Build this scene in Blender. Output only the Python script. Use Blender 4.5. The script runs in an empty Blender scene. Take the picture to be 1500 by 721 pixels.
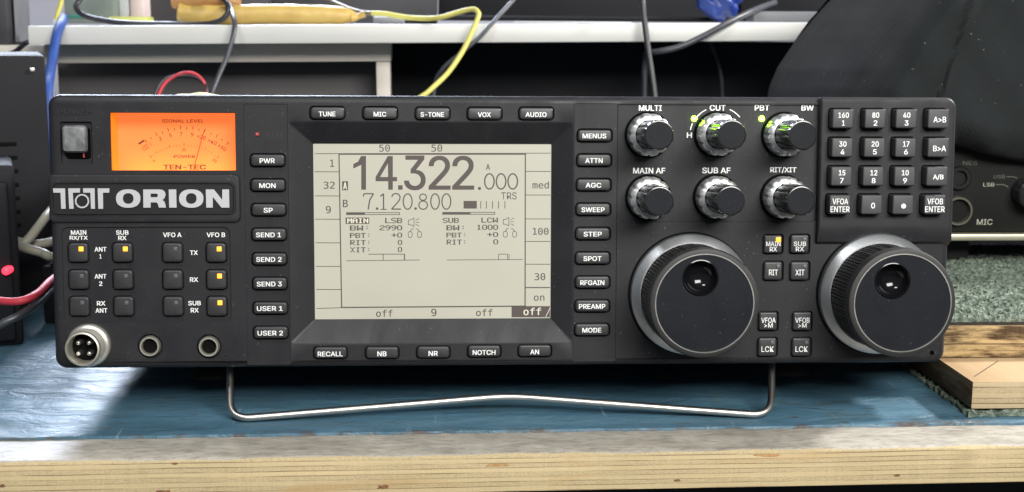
import bpy, bmesh, math, random, os
import numpy as np
from math import sin, cos, pi, radians
from mathutils import Vector, Matrix
from mathutils.geometry import tessellate_polygon
random.seed(7)
SC = bpy.context.scene
COL = SC.collection

# ------------------------------------------------------------------ camera
F = 1902.0                                   # focal length in pixels of the 1500 px wide photograph
TILT = radians(-4.5)                         # the radio leans back on its wire stand
ZC = 0.09139                                 # height of the centre of its front panel over the desk
R_TILT = Matrix.Rotation(TILT, 3, 'X')
C_LOC = Vector((-.0307, -.6204, .0498))      # camera in the panel's own frame
R_LOC = Matrix.Rotation(radians(-3.003), 3, 'Z') @ Matrix.Rotation(radians(-5.188), 3, 'X') @ Matrix.Rotation(radians(-.150), 3, 'Y')
UP0 = Vector((0, 0, ZC))
CAM = R_TILT @ C_LOC + UP0
R_W = R_TILT @ R_LOC
cam_data = bpy.data.cameras.new('camera')
cam = bpy.data.objects.new('camera', cam_data); COL.objects.link(cam)
cam_data.sensor_width = 36.0
cam_data.lens = F / 1500 * 36.0
cam_data.clip_start = .01; cam_data.clip_end = 60
rx, ry, rz = R_W.col[0], R_W.col[1], R_W.col[2]
m = Matrix((( rx[0], rz[0], -ry[0], CAM[0]), (rx[1], rz[1], -ry[1], CAM[1]), (rx[2], rz[2], -ry[2], CAM[2]), (0, 0, 0, 1)))
cam.matrix_world = m
cam_data.dof.use_dof = True
cam_data.dof.focus_distance = .60
cam_data.dof.aperture_fstop = 22
SC.camera = cam

# ------------------------------------------------------------------ world, lamps, exposure
world = bpy.data.worlds.new('World'); SC.world = world; world.use_nodes = True
bg = world.node_tree.nodes['Background']
bg.inputs[0].default_value = (.80, .88, 1.0, 1); bg.inputs[1].default_value = .16
SC.view_settings.view_transform = 'Standard'; SC.view_settings.look = 'None'
SC.view_settings.exposure = 0; SC.view_settings.gamma = 1

def area_lamp(name, loc, target, sx, sy, watts, colour):
    d = bpy.data.lights.new(name, 'AREA'); d.shape = 'RECTANGLE'; d.size = sx; d.size_y = sy
    d.energy = watts; d.color = colour
    o = bpy.data.objects.new(name, d); COL.objects.link(o)
    o.location = loc
    o.rotation_euler = (Vector(target) - Vector(loc)).to_track_quat('-Z', 'Y').to_euler()
    return o
area_lamp('scene_lamp', (.36, -1.12, .74), (0, 0, .08), .80, .40, 30, (1.0, .98, .93))
area_lamp('scene_lamp', (1.25, .32, .98), (.1, 0, 0), .16, .16, 42, (1.0, .98, .95))
area_lamp('scene_lamp', (-.45, -.75, 1.25), (0, .1, .08), .40, .16, 7, (.95, .97, 1.0))  # added fill for the left side; no such lamp is known
wl = area_lamp('window_light', (-.42, .95, .62), (-.2, 0, 0),   .60, .30, 2.1, (.74, .83, 1.0)); wl.data.spread = radians(40)

# ------------------------------------------------------------------ from a point of the photograph to a place
def ray_local(x, y): return R_LOC @ Vector(((x - 750) / F, 1, (360.5 - y) / F))
def pl(x, y, d=0.0):                          # on a plane of the front panel; d > 0 is in front of it
    r = ray_local(x, y); t = (-d - C_LOC.y) / r.y
    return C_LOC + t * r
def mpp(x, y, d=0.0):                         # metres per pixel there
    return ((pl(x + 1, y, d) - pl(x, y, d)).length, (pl(x, y + 1, d) - pl(x, y, d)).length)
def at(x, y, Y):                              # on the upright plane at world depth Y
    r = R_TILT @ ray_local(x, y); t = (Y - CAM.y) / r.y
    return CAM + t * r
def on_z(x, y, Z=0.0):
    r = R_TILT @ ray_local(x, y); t = (Z - CAM.z) / r.z
    return CAM + t * r

# ------------------------------------------------------------------ materials
def mat(name, col=(.5, .5, .5), rough=.5, metal=0.0, spec=.5, emit=None, estr=0.0, bump=None, var=None, coat=0.0):
    m = bpy.data.materials.new(name); m.use_nodes = True
    nt = m.node_tree; b = nt.nodes['Principled BSDF']
    b.inputs['Base Color'].default_value = (*col, 1); b.inputs['Roughness'].default_value = rough
    b.inputs['Metallic'].default_value = metal; b.inputs['Specular IOR Level'].default_value = spec
    b.inputs['Coat Weight'].default_value = coat
    if emit: b.inputs['Emission Color'].default_value = (*emit, 1); b.inputs['Emission Strength'].default_value = estr
    tc = nt.nodes.new('ShaderNodeTexCoord')
    if bump:                                  # (scale, strength, distance)
        n = nt.nodes.new('ShaderNodeTexNoise'); n.inputs['Scale'].default_value = bump[0]; n.inputs['Detail'].default_value = 4
        nt.links.new(tc.outputs['Object'], n.inputs['Vector'])
        bp = nt.nodes.new('ShaderNodeBump'); bp.inputs['Strength'].default_value = bump[1]; bp.inputs['Distance'].default_value = bump[2]
        nt.links.new(n.outputs['Fac'], bp.inputs['Height']); nt.links.new(bp.outputs['Normal'], b.inputs['Normal'])
    if var:                                   # (scale, second colour, roughness spread)
        n = nt.nodes.new('ShaderNodeTexNoise'); n.inputs['Scale'].default_value = var[0]; n.inputs['Detail'].default_value = 6
        nt.links.new(tc.outputs['Object'], n.inputs['Vector'])
        r = nt.nodes.new('ShaderNodeValToRGB'); r.color_ramp.elements[0].position = .35; r.color_ramp.elements[1].position = .68
        r.color_ramp.elements[0].color = (*col, 1); r.color_ramp.elements[1].color = (*var[1], 1)
        nt.links.new(n.outputs['Fac'], r.inputs['Fac']); nt.links.new(r.outputs['Color'], b.inputs['Base Color'])
        mr = nt.nodes.new('ShaderNodeMapRange'); mr.inputs[3].default_value = rough - var[2]; mr.inputs[4].default_value = rough + var[2]
        nt.links.new(n.outputs['Fac'], mr.inputs[0]); nt.links.new(mr.outputs[0], b.inputs['Roughness'])
    return m

class NT:                                     # a small helper for longer node trees
    def __init__(s, name):
        s.m = bpy.data.materials.new(name); s.m.use_nodes = True; s.t = s.m.node_tree; s.b = s.t.nodes['Principled BSDF']
        s.tc = s.t.nodes.new('ShaderNodeTexCoord')
    def new(s, kind, **kw):
        n = s.t.nodes.new(kind)
        for k, v in kw.items():
            if k.startswith('_'): setattr(n, k[1:], v)
            else: n.inputs[k.replace('__', ' ')].default_value = v
        return n
    def l(s, a, b): s.t.links.new(a, b)
    def mapped(s, scale, loc=(0, 0, 0), rot=(0, 0, 0)):
        n = s.new('ShaderNodeMapping'); n.inputs['Scale'].default_value = scale; n.inputs['Location'].default_value = loc
        n.inputs['Rotation'].default_value = rot
        s.l(s.tc.outputs['Object'], n.inputs['Vector']); return n.outputs['Vector']
    def noise(s, vec, scale, detail=5, rough=.55, dist=0.0):
        n = s.new('ShaderNodeTexNoise', Scale=scale, Detail=detail, Roughness=rough, Distortion=dist); s.l(vec, n.inputs['Vector'])
        return n.outputs['Fac']
    def ramp(s, fac, stops):
        r = s.new('ShaderNodeValToRGB'); cr = r.color_ramp
        while len(cr.elements) < len(stops): cr.elements.new(.5)
        for e, (p, c) in zip(cr.elements, stops):
            e.position = p; e.color = (*c, 1) if len(c) == 3 else c
        s.l(fac, r.inputs['Fac']); return r.outputs['Color']
    def mix(s, fac, a, b, mode='MIX'):
        n = s.new('ShaderNodeMix', _data_type='RGBA', _blend_type=mode)
        for sock, v in ((n.inputs[0], fac), (n.inputs[6], a), (n.inputs[7], b)):
            if isinstance(v, (int, float)): sock.default_value = v
            elif isinstance(v, tuple): sock.default_value = (*v, 1)
            else: s.l(v, sock)
        return n.outputs[2]
    def bump(s, h, strength, dist, prev=None):
        n = s.new('ShaderNodeBump', Strength=strength, Distance=dist); s.l(h, n.inputs['Height'])
        if prev is not None: s.l(prev, n.inputs['Normal'])
        return n.outputs['Normal']
BW = lambda v: (v, v, v)

M = {}
def plastic(name, col, col2, rough, speck, spec=.32):
    n = NT(name); v = n.mapped((1, 1, 1))
    big = n.noise(v, 38, 6, .65); smudge = n.noise(n.mapped((30, 30, 12), (3, 1, 2)), 1.0, 5, .6, 1.2); grain = n.noise(v, 2400, 3)
    c = n.mix(n.ramp(big, [(.36, BW(0)), (.66, BW(1))]), col, col2)
    dust = n.noise(n.mapped((1, 1, 1), (5, 2, 8)), 850, 2, .5); c = n.mix(n.ramp(dust, [(.71, BW(0)), (.77, BW(speck))]), c, (.16, .16, .155))
    n.l(c, n.b.inputs['Base Color']); n.b.inputs['Specular IOR Level'].default_value = spec
    mr = n.new('ShaderNodeMapRange'); n.l(smudge, mr.inputs[0]); mr.inputs[1].default_value = .35; mr.inputs[2].default_value = .65; mr.inputs[3].default_value = rough - .10; mr.inputs[4].default_value = rough + .10
    n.l(mr.outputs[0], n.b.inputs['Roughness']); n.l(n.bump(grain, .14, .0004), n.b.inputs['Normal'])
    M[name] = n.m; return n.m
M['panel'] = plastic('charcoal_plastic', (.0112, .0114, .0136), (.0152, .0154, .0178), .53, .55)
M['panel2'] = plastic('keypad_plastic', (.0126, .0128, .0150), (.0170, .0172, .0197), .53, .5)
M['plate'] = mat('name_plate_plastic', (.014, .013, .014), .36, bump=(1800, .06, .0003))
M['button'] = mat('button_plastic', (.019, .019, .021), .42, bump=(2400, .08, .0003), var=(160, (.024, .024, .026), .06))
M['key'] = mat('keypad_rubber', (.030, .030, .034), .52, bump=(2400, .10, .0003), var=(140, (.037, .037, .041), .05))
M['case'] = mat('case_paint', (.022, .022, .024), .55, bump=(900, .2, .0006))
M['white'] = mat('white_print', (.80, .80, .79), .5)
M['relief'] = mat('embossed_plastic', (.020, .020, .021), .42)
M['silver'] = mat('silver_letters', (.50, .505, .52), .42, .30, bump=(700, .12, .0004))
M['chrome'] = mat('brushed_steel', (.50, .49, .465), .36, 1.0, bump=(500, .10, .0004), var=(60, (.50, .49, .46), .10))
M['oldnickel'] = mat('tarnished_nickel', (.22, .21, .17), .42, .8, var=(150, (.14, .13, .10), .08))
M['ring'] = mat('satin_aluminium', (.68, .69, .69), .36, .80, var=(120, (.58, .59, .59), .08))
M['skirt'] = mat('brushed_skirt', (.48, .49, .50), .40, .9, bump=(900, .15, .0003), var=(70, (.33, .34, .35), .10))
M['nickel'] = mat('nickel_plate', (.80, .77, .68), .40, .90, var=(220, (.66, .63, .54), .08))
M['knob'] = mat('gloss_black_plastic', (.012, .012, .013), .22, spec=.6, var=(200, (.020, .020, .021), .08))
M['knobface'] = plastic('satin_black_face', (.0075, .0085, .0115), (.0105, .0115, .0145), .48, .35, .14)
M['rubber'] = mat('black_rubber', (.016, .016, .016), .60, bump=(1200, .1, .0003))
M['gloss'] = mat('polished_black', (.005, .005, .006), .10, spec=.35)
M['dark'] = mat('dark_hole', (.004, .004, .004), .8, spec=.05)
M['lcdink'] = mat('screen_ink', (.045, .035, .032), .6, emit=(.055, .040, .036), estr=.6)
M['lcdpale'] = mat('screen_pale_ink', (.3, .29, .24), .6, emit=(.52, .49, .37), estr=.9)
M['meterink'] = mat('meter_print', (.03, .008, .004), .6, emit=(.30, .05, .006), estr=.55)
M['needle'] = mat('red_needle', (.45, .03, .01), .5, emit=(.55, .05, .01), estr=.5)
M['amber'] = mat('amber_lamp', (.9, .4, .05), .4, emit=(1.0, .29, .010), estr=1.6)
M['offled'] = mat('unlit_lamp', (.085, .09, .10), .35)
M['green'] = mat('green_lamp', (.3, .9, .05), .3, emit=(.42, 1.0, .03), estr=22.0)
M['redled'] = mat('red_lamp', (.9, .05, .08), .3, emit=(1.0, .03, .06), estr=2.6)
M['dimred'] = mat('dull_red_lamp', (.34, .05, .05), .3)
M['switch'] = mat('worn_grey_rocker', (.085, .09, .095), .40, bump=(420, .25, .0008), var=(260, (.16, .16, .165), .12))

n = NT('screen_backlight')
c = n.ramp(n.noise(n.mapped((9, 9, 9)), 1.4, 2), [(.3, (.475, .46, .365)), (.7, (.56, .535, .445))])
n.b.inputs['Base Color'].default_value = (.10, .10, .08, 1); n.b.inputs['Roughness'].default_value = .35
n.l(c, n.b.inputs['Emission Color']); n.b.inputs['Emission Strength'].default_value = .92
M['lcd'] = n.m
M['meterface'] = mat('amber_meter_card', (.42, .12, .022), .6, emit=(1.0, .195, .045), estr=.88)
M['meterwall'] = mat('amber_meter_housing', (.45, .16, .012), .45, emit=(1.0, .26, .008), estr=.55)

n = NT('clear_pane')                           # thin clear pane: mostly see-through with a weak reflection
tr = n.new('ShaderNodeBsdfTransparent'); gl = n.new('ShaderNodeBsdfGlossy', Roughness=.12); mx = n.new('ShaderNodeMixShader'); mx.inputs[0].default_value = .04
n.l(tr.outputs[0], mx.inputs[1]); n.l(gl.outputs[0], mx.inputs[2]); n.l(mx.outputs[0], n.t.nodes['Material Output'].inputs['Surface'])
M['pane'] = n.m

def plywood(name, z0, z1, layers, pale, dark, burn=0.0):
    n = NT(name)
    v = n.mapped((1, 1, 1))
    sep = n.new('ShaderNodeSeparateXYZ'); n.l(v, sep.inputs[0])
    wob = n.noise(n.mapped((9, 9, 40)), 1.0, 3)
    add = n.new('ShaderNodeMath', _operation='MULTIPLY_ADD'); n.l(wob, add.inputs[0]); add.inputs[1].default_value = .0016 * 18 / 18; n.l(sep.outputs[2], add.inputs[2])
    mr = n.new('ShaderNodeMapRange', _clamp=False); n.l(add.outputs[0], mr.inputs[0])
    mr.inputs[1].default_value = z0 + .0008; mr.inputs[2].default_value = z1 + .0008; mr.inputs[3].default_value = 0; mr.inputs[4].default_value = layers
    fr = n.new('ShaderNodeMath', _operation='FRACT'); n.l(mr.outputs[0], fr.inputs[0])
    fl = n.new('ShaderNodeMath', _operation='FLOOR'); n.l(mr.outputs[0], fl.inputs[0])
    odd = n.new('ShaderNodeMath', _operation='PINGPONG'); n.l(fl.outputs[0], odd.inputs[0]); odd.inputs[1].default_value = 1
    # long-grain plies are smooth pale, end-grain plies are coarser and darker
    long_ = n.ramp(n.noise(n.mapped((6, 6, 900)), 1.0, 5, .6), [(.3, tuple(x * .86 for x in pale)), (.7, pale)])
    end_ = n.ramp(n.noise(n.mapped((1, 1, 1.8), rot=(0, .5, 0)), 900, 4, .7), [(.34, tuple(x * .66 for x in pale)), (.58, tuple(x * .90 for x in pale))])
    c = n.mix(odd.outputs[0], long_, end_)
    line = n.ramp(fr.outputs[0], [(0.0, BW(1)), (.10, BW(.8)), (.17, BW(0)), (.90, BW(0)), (1.0, BW(1))])
    brk = n.ramp(n.noise(n.mapped((26, 26, 200)), 1.0, 4), [(.36, BW(.05)), (.60, BW(.9))])
    ln = n.mix(1.0, line, brk, 'MULTIPLY')
    c = n.mix(ln, c, dark)
    patch = n.ramp(n.noise(n.mapped((14, 14, 90), (3, 1, 2)), 1.0, 3), [(.60, BW(0)), (.72, BW(.55))])
    c = n.mix(patch, c, (pale[0] * .75, pale[1] * .60, pale[2] * .45))
    if burn:
        bn = n.ramp(n.noise(n.mapped((22, 22, 130), (7, 2, 4)), 1.0, 6, .7), [(.42, BW(0)), (.54, BW(burn))])
        c = n.mix(bn, c, (.045, .022, .010))
    saw = n.noise(n.mapped((700, 700, 25)), 1.0, 3, .6); c = n.mix(n.ramp(saw, [(.36, BW(.12)), (.55, BW(0))]), c, tuple(x * .5 for x in pale))
    n.l(c, n.b.inputs['Base Color']); n.b.inputs['Roughness'].default_value = .75; n.b.inputs['Specular IOR Level'].default_value = .25
    h = n.bump(ln, -.5, .0006); h = n.bump(n.noise(n.mapped((1, 1, 2.2)), 700, 4, .7), .35, .0006, h)
    n.l(h, n.b.inputs['Normal'])
    return n.m
M['ply'] = plywood('plywood_edge', -.0196, -.0016, 8.0, (.49, .39, .225), (.12, .075, .038))
M['ply_low'] = plywood('pale_plywood_edge', .0035, .0175, 5.0, (.46, .36, .22), (.075, .048, .026))
M['ply_up'] = plywood('scorched_plywood_edge', .0175, .036, 6.0, (.44, .30, .14), (.06, .032, .016), burn=.95)
M['ply_dark'] = M['ply_low']

n = NT('worn_plywood_top')
a = n.noise(n.mapped((40, 90, 40)), 1.0, 7, .65); g = n.noise(n.mapped((7, 30, 7), (2, 0, 0)), 1.0, 4)
c = n.ramp(a, [(.26, (.19, .172, .145)), (.44, (.29, .268, .23)), (.70, (.39, .365, .315))])
c = n.mix(n.ramp(g, [(.55, BW(0)), (.7, BW(.6))]), c, (.17, .14, .10))
f2 = n.noise(n.mapped((160, 420, 160)), 1.0, 5, .7); c = n.mix(n.ramp(f2, [(.38, BW(.38)), (.52, BW(0))]), c, (.09, .078, .062)); c = n.mix(n.ramp(f2, [(.60, BW(0)), (.72, BW(.5))]), c, (.48, .46, .42))
n.l(c, n.b.inputs['Base Color']); n.b.inputs['Roughness'].default_value = .55
n.l(n.bump(a, .5, .0012), n.b.inputs['Normal'])
M['worn'] = n.m

n = NT('blue_laminate')
s1 = n.noise(n.mapped((8, 45, 8)), 1.0, 6, .6); s2 = n.noise(n.mapped((25, 60, 25), (4, 4, 0), (0, 0, .5)), 1.0, 6, .65, 1.0)
c = n.ramp(s1, [(.30, (.030, .068, .096)), (.50, (.047, .110, .158)), (.72, (.078, .158, .215))])
c = n.mix(n.ramp(s2, [(.54, BW(0)), (.68, BW(.65))]), c, (.050, .085, .095))
mk = n.noise(n.mapped((75, 260, 30), (1, 5, 0), (0, 0, .35)), 1.0, 2, .5); c = n.mix(n.ramp(mk, [(.685, BW(0)), (.72, BW(.9))]), c, (.05, .045, .04))
sc = n.noise(n.mapped((260, 14, 20), (0, 2, 0), (0, 0, .35)), 1.0, 3, .5); c = n.mix(n.ramp(sc, [(.68, BW(0)), (.73, BW(.35))]), c, (.24, .33, .38))
sp = n.new('ShaderNodeSeparateXYZ'); n.l(n.mapped((1, 1, 1)), sp.inputs[0])
eg = n.new('ShaderNodeMapRange'); n.l(sp.outputs[1], eg.inputs[0]); eg.inputs[1].default_value = -.0165; eg.inputs[2].default_value = -.0222
st = n.noise(n.mapped((38, 90, 38), (2, 7, 1)), 1.0, 4, .6); sf = n.ramp(st, [(.50, BW(0)), (.60, BW(.85))])
c = n.mix(n.mix(1.0, eg.outputs[0], sf, 'MULTIPLY'), c, (.060, .036, .022))
n.l(c, n.b.inputs['Base Color'])
rr = n.new('ShaderNodeMapRange'); n.l(s2, rr.inputs[0]); rr.inputs[3].default_value = .34; rr.inputs[4].default_value = .58
n.l(rr.outputs[0], n.b.inputs['Roughness']); n.b.inputs['Specular IOR Level'].default_value = .5
h = n.bump(n.noise(n.mapped((38, 70, 38), (0, 0, 0), (0, 0, .4)), 1.0, 6, .6, .8), 1.0, .0022); h = n.bump(n.noise(n.mapped((1, 1, 1)), 420, 3), .25, .0004, h)
n.l(h, n.b.inputs['Normal'])
M['blue'] = n.m

n = NT('dark_woven_cloth')
w1 = n.new('ShaderNodeTexWave', _wave_type='BANDS', _bands_direction='DIAGONAL', Scale=420, Distortion=1.2, Detail=1.0); n.l(n.mapped((1, 1, 1)), w1.inputs['Vector'])
ln = n.noise(n.mapped((1, 1, 1)), 260, 3, .6); dust = n.noise(n.mapped((1, 1, 1), (3, 3, 3)), 330, 2); big = n.noise(n.mapped((1, 1, 1)), 9, 4)
c = n.mix(w1.outputs['Fac'], (.0115, .0135, .0142), (.021, .024, .0252))
c = n.mix(n.ramp(big, [(.40, BW(0)), (.65, BW(.5))]), c, (.023, .026, .027))
c = n.mix(n.ramp(dust, [(.735, BW(0)), (.765, BW(.75))]), c, (.20, .21, .20))
n.l(c, n.b.inputs['Base Color']); n.b.inputs['Roughness'].default_value = .9; n.b.inputs['Specular IOR Level'].default_value = .15
n.b.inputs['Sheen Weight'].default_value = .06; n.b.inputs['Sheen Roughness'].default_value = .5
n.l(n.bump(ln, .45, .0010), n.b.inputs['Normal'])
M['cloth'] = n.m

n = NT('green_grey_carpet')
a = n.noise(n.mapped((1, 1, 1)), 340, 3, .65); b2 = n.noise(n.mapped((1, 1, 1), (5, 1, 0)), 120, 3)
c = n.ramp(a, [(.30, (.045, .064, .052)), (.50, (.12, .15, .122)), (.70, (.28, .31, .26))])
c = n.mix(n.ramp(b2, [(.52, BW(0)), (.66, BW(.5))]), c, (.20, .24, .17))
n.l(c, n.b.inputs['Base Color']); n.b.inputs['Roughness'].default_value = .95; n.b.inputs['Specular IOR Level'].default_value = .1
n.l(n.bump(a, .8, .003), n.b.inputs['Normal'])
M['carpet'] = n.m

M['shelfwhite'] = mat('white_melamine', (.72, .72, .69), .45, var=(7, (.64, .64, .61), .05))
M['shelfgrey'] = mat('grey_steel', (.74, .68, .60), .5, var=(12, (.66, .61, .54), .05))
M['wall'] = mat('pale_wall_paint', (.52, .53, .62), .7, var=(4, (.47, .48, .56), .05), bump=(60, .1, .001))
M['floor'] = mat('dark_floor', (.02, .02, .021), .7, var=(6, (.034, .034, .035), .05))
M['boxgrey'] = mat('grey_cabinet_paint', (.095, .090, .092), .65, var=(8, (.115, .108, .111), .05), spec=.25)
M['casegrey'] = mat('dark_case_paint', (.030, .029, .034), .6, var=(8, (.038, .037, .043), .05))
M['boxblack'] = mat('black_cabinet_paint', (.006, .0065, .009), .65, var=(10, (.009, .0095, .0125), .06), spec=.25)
M['psu'] = mat('black_steel_paint', (.012, .012, .014), .66, bump=(700, .15, .0006), var=(20, (.016, .016, .018), .06), spec=.12)
M['oldradio'] = mat('old_black_paint', (.007, .007, .0065), .60, bump=(800, .12, .0005), var=(30, (.011, .011, .010), .07), spec=.2)
M['trim'] = mat('dull_brass_trim', (.50, .48, .36), .40, .6, var=(70, (.42, .40, .30), .08))
M['cream'] = mat('faded_cream_print', (.42, .41, .34), .6)
M['faint'] = mat('faded_grey_print', (.11, .11, .09), .6)
M['blackcable'] = mat('black_cable_sheath', (.018, .019, .022), .40, var=(60, (.028, .029, .033), .08))
M['greycable'] = mat('grey_cable_sheath', (.040, .042, .052), .42, var=(60, (.055, .057, .068), .06))
M['yellowcable'] = mat('pale_yellow_cable_sheath', (.62, .58, .14), .45, var=(50, (.55, .50, .13), .06))
M['browncable'] = mat('brown_cable_sheath', (.16, .13, .08), .5, var=(50, (.20, .165, .10), .06))
M['bluecable'] = mat('blue_cable_sheath', (.013, .046, .22), .55, var=(40, (.026, .08, .32), .07))
M['beigecable'] = mat('beige_cable_sheath', (.40, .385, .31), .45, var=(60, (.46, .44, .36), .06))
M['redwire'] = mat('red_wire_sheath', (.36, .020, .036), .60, var=(80, (.50, .04, .06), .06))
M['bag'] = mat('yellow_sleeve', (.44, .29, .075), .45, var=(30, (.52, .37, .11), .08), bump=(60, .4, .003))
M['bagend'] = mat('orange_sleeve_end', (.34, .16, .05), .55, var=(40, (.42, .22, .08), .06))
M['carton'] = mat('pale_green_carton', (.20, .235, .22), .6, var=(25, (.14, .17, .15), .05))
M['teal'] = mat('teal_print', (.03, .22, .17), .6)
M['pink'] = mat('pinkish_packet', (.62, .53, .52), .5, var=(50, (.50, .40, .42), .06))
M['lime'] = mat('yellow_green_card', (.42, .44, .08), .5, var=(30, (.50, .52, .16), .06))
M['bluebag'] = mat('blue_plastic', (.010, .032, .20), .40, var=(20, (.018, .055, .28), .08), bump=(35, .4, .004))
M['glossgrey'] = mat('pale_grey_gloss', (.55, .57, .60), .2)
M['midgrey'] = mat('mid_grey_plastic', (.15, .155, .17), .5, var=(30, (.19, .195, .21), .06))

# ------------------------------------------------------------------ mesh helpers
def link_mesh(name, bm, material, parent=None, smooth=35, recalc=True):
    if recalc: bmesh.ops.recalc_face_normals(bm, faces=bm.faces)
    me = bpy.data.meshes.new(name); bm.to_mesh(me); bm.free()
    mats = material if isinstance(material, (list, tuple)) else [material]
    for x in mats: me.materials.append(M[x])
    if smooth:
        me.shade_smooth(); me.set_sharp_from_angle(angle=radians(smooth))
    o = bpy.data.objects.new(name, me); COL.objects.link(o)
    if parent: o.parent = parent
    return o
def tag(o, label, cat, group=None, kind=None):
    if label: o['label'] = label
    if cat: o['category'] = cat
    if group: o['group'] = group
    if kind: o['kind'] = kind
    return o
def empty(name, loc, label, cat, group=None):
    o = bpy.data.objects.new(name, None); COL.objects.link(o); o.location = loc; o.empty_display_size = .02
    return tag(o, label, cat, group)

def rrect(cx, cz, w, h, r, n=5):
    r = max(1e-5, min(r, w / 2 - 1e-5, h / 2 - 1e-5)); pts = []
    for (sx, sz, a0) in ((1, 1, 0), (-1, 1, 90), (-1, -1, 180), (1, -1, 270)):
        for i in range(n + 1):
            a = radians(a0 + 90 * i / n)
            pts.append((cx + sx * (w / 2 - r) + r * cos(a), cz + sz * (h / 2 - r) + r * sin(a)))
    return pts
def circle(cx, cz, r, n=40): return [(cx + r * cos(2 * pi * i / n), cz + r * sin(2 * pi * i / n)) for i in range(n)]

class PB:
    """bmesh in the panel's frame: x right, z up, y away from the camera."""
    def __init__(s, off=(0, 0, 0)): s.bm = bmesh.new(); s.off = Vector(off)
    def v(s, x, y, z): return s.bm.verts.new(Vector((x, y, z)) + s.off)
    def ring(s, loop, y): return [s.v(x, y, z) for x, z in loop]
    def bridge(s, a, b, mi=0):
        k = len(a)
        for i in range(k):
            f = s.bm.faces.new((a[i], a[(i + 1) % k], b[(i + 1) % k], b[i])); f.material_index = mi
    def cap(s, ring, mi=0):
        f = s.bm.faces.new(ring); f.material_index = mi
    def sheet(s, outer, holes, mi=0):         # flat face with holes, all given as vertex rings
        rings = [outer] + holes
        tri = tessellate_polygon([[Vector((v.co.x, v.co.z, 0)) for v in r] for r in rings])
        flat = [v for r in rings for v in r]
        for t in tri:
            try:
                f = s.bm.faces.new([flat[i] for i in t]); f.material_index = mi
            except ValueError: pass
    def box(s, lo, hi, mi=0):
        vs = [s.v(x, y, z) for x in (lo[0], hi[0]) for y in (lo[1], hi[1]) for z in (lo[2], hi[2])]
        for q in ((0, 1, 3, 2), (4, 6, 7, 5), (0, 4, 5, 1), (2, 3, 7, 6), (0, 2, 6, 4), (1, 5, 7, 3)):
            f = s.bm.faces.new([vs[i] for i in q]); f.material_index = mi
    def plug(s, loopf, y_back, y_front, fil, steps=3, mi=0, back=False):
        """rounded solid standing out of the panel; loopf(k) gives the outline shrunk by k"""
        r = s.ring(loopf(0), y_back); first = r
        if back: s.cap(list(reversed(r)), mi)
        for i in range(steps + 1):
            a = pi / 2 * i / steps
            q = s.ring(loopf(fil * (1 - cos(a))), y_front + fil * (1 - sin(a)))
            s.bridge(r, q, mi); r = q
        s.cap(r, mi); return r
    def well(s, loopf, y, depth, ch=.0003, floor=True):
        """a recess in a sheet: returns the ring for the sheet's hole"""
        r0 = s.ring(loopf(-ch), y); r1 = s.ring(loopf(0), y + ch); r2 = s.ring(loopf(0), y + depth)
        s.bridge(r0, r1); s.bridge(r1, r2)
        if floor: s.cap(r2)
        return r0
    def lathe(s, cx, cz, prof, n, mod=None, mi=0, close=True):
        rings = []
        for (r, y, k) in prof:
            loop = []
            for i in range(n):
                a = 2 * pi * i / n; rr = r * (1 + (mod(a) * k if mod else 0)); loop.append((cx + rr * cos(a), cz + rr * sin(a)))
            rings.append(s.ring(loop, y))
        for a, b in zip(rings, rings[1:]): s.bridge(a, b, mi)
        if close: s.cap(rings[-1], mi)
        return rings

def rr_fn(cx, cz, w, h, r): return lambda k: rrect(cx, cz, w - 2 * k, h - 2 * k, max(r - k, .00015))
def px_rect(x0, y0, x1, y1, d=0.0):           # photo box -> panel rectangle centre and size
    a, b, c2, d2 = pl(x0, y0, d), pl(x1, y0, d), pl(x1, y1, d), pl(x0, y1, d)
    xa, xb = (a.x + d2.x) / 2, (b.x + c2.x) / 2; zt, zb = (a.z + b.z) / 2, (c2.z + d2.z) / 2
    return (xa + xb) / 2, (zt + zb) / 2, xb - xa, zt - zb
def px_box(cx, cy, w, h, d=0.0): return px_rect(cx - w / 2, cy - h / 2, cx + w / 2, cy + h / 2, d)

def tube(pts, r, n=10, sub=8, closed_ends=True):
    P = [Vector(p) for p in pts]; out = []
    for i in range(len(P) - 1):
        p0 = P[i - 1] if i else P[0] * 2 - P[1]; p1, p2 = P[i], P[i + 1]; p3 = P[i + 2] if i + 2 < len(P) else P[-1] * 2 - P[-2]
        for k in range(sub):
            t = k / sub
            out.append(.5 * ((2 * p1) + (p2 - p0) * t + (2 * p0 - 5 * p1 + 4 * p2 - p3) * t * t + (-p0 + 3 * p1 - 3 * p2 + p3) * t ** 3))
    out.append(P[-1]); bm = bmesh.new(); rings = []; nrm = None
    for i, p in enumerate(out):
        t = (out[min(i + 1, len(out) - 1)] - out[max(i - 1, 0)]).normalized()
        if nrm is None: nrm = t.orthogonal().normalized()
        nrm = (nrm - t * nrm.dot(t)).normalized(); b = t.cross(nrm)
        rings.append([bm.verts.new(p + r * (cos(2 * pi * k / n) * nrm + sin(2 * pi * k / n) * b)) for k in range(n)])
    for a, b in zip(rings, rings[1:]):
        for k in range(n): bm.faces.new((a[k], a[(k + 1) % n], b[(k + 1) % n], b[k]))
    if closed_ends: bm.faces.new(rings[0]); bm.faces.new(list(reversed(rings[-1])))
    return bm

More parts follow.
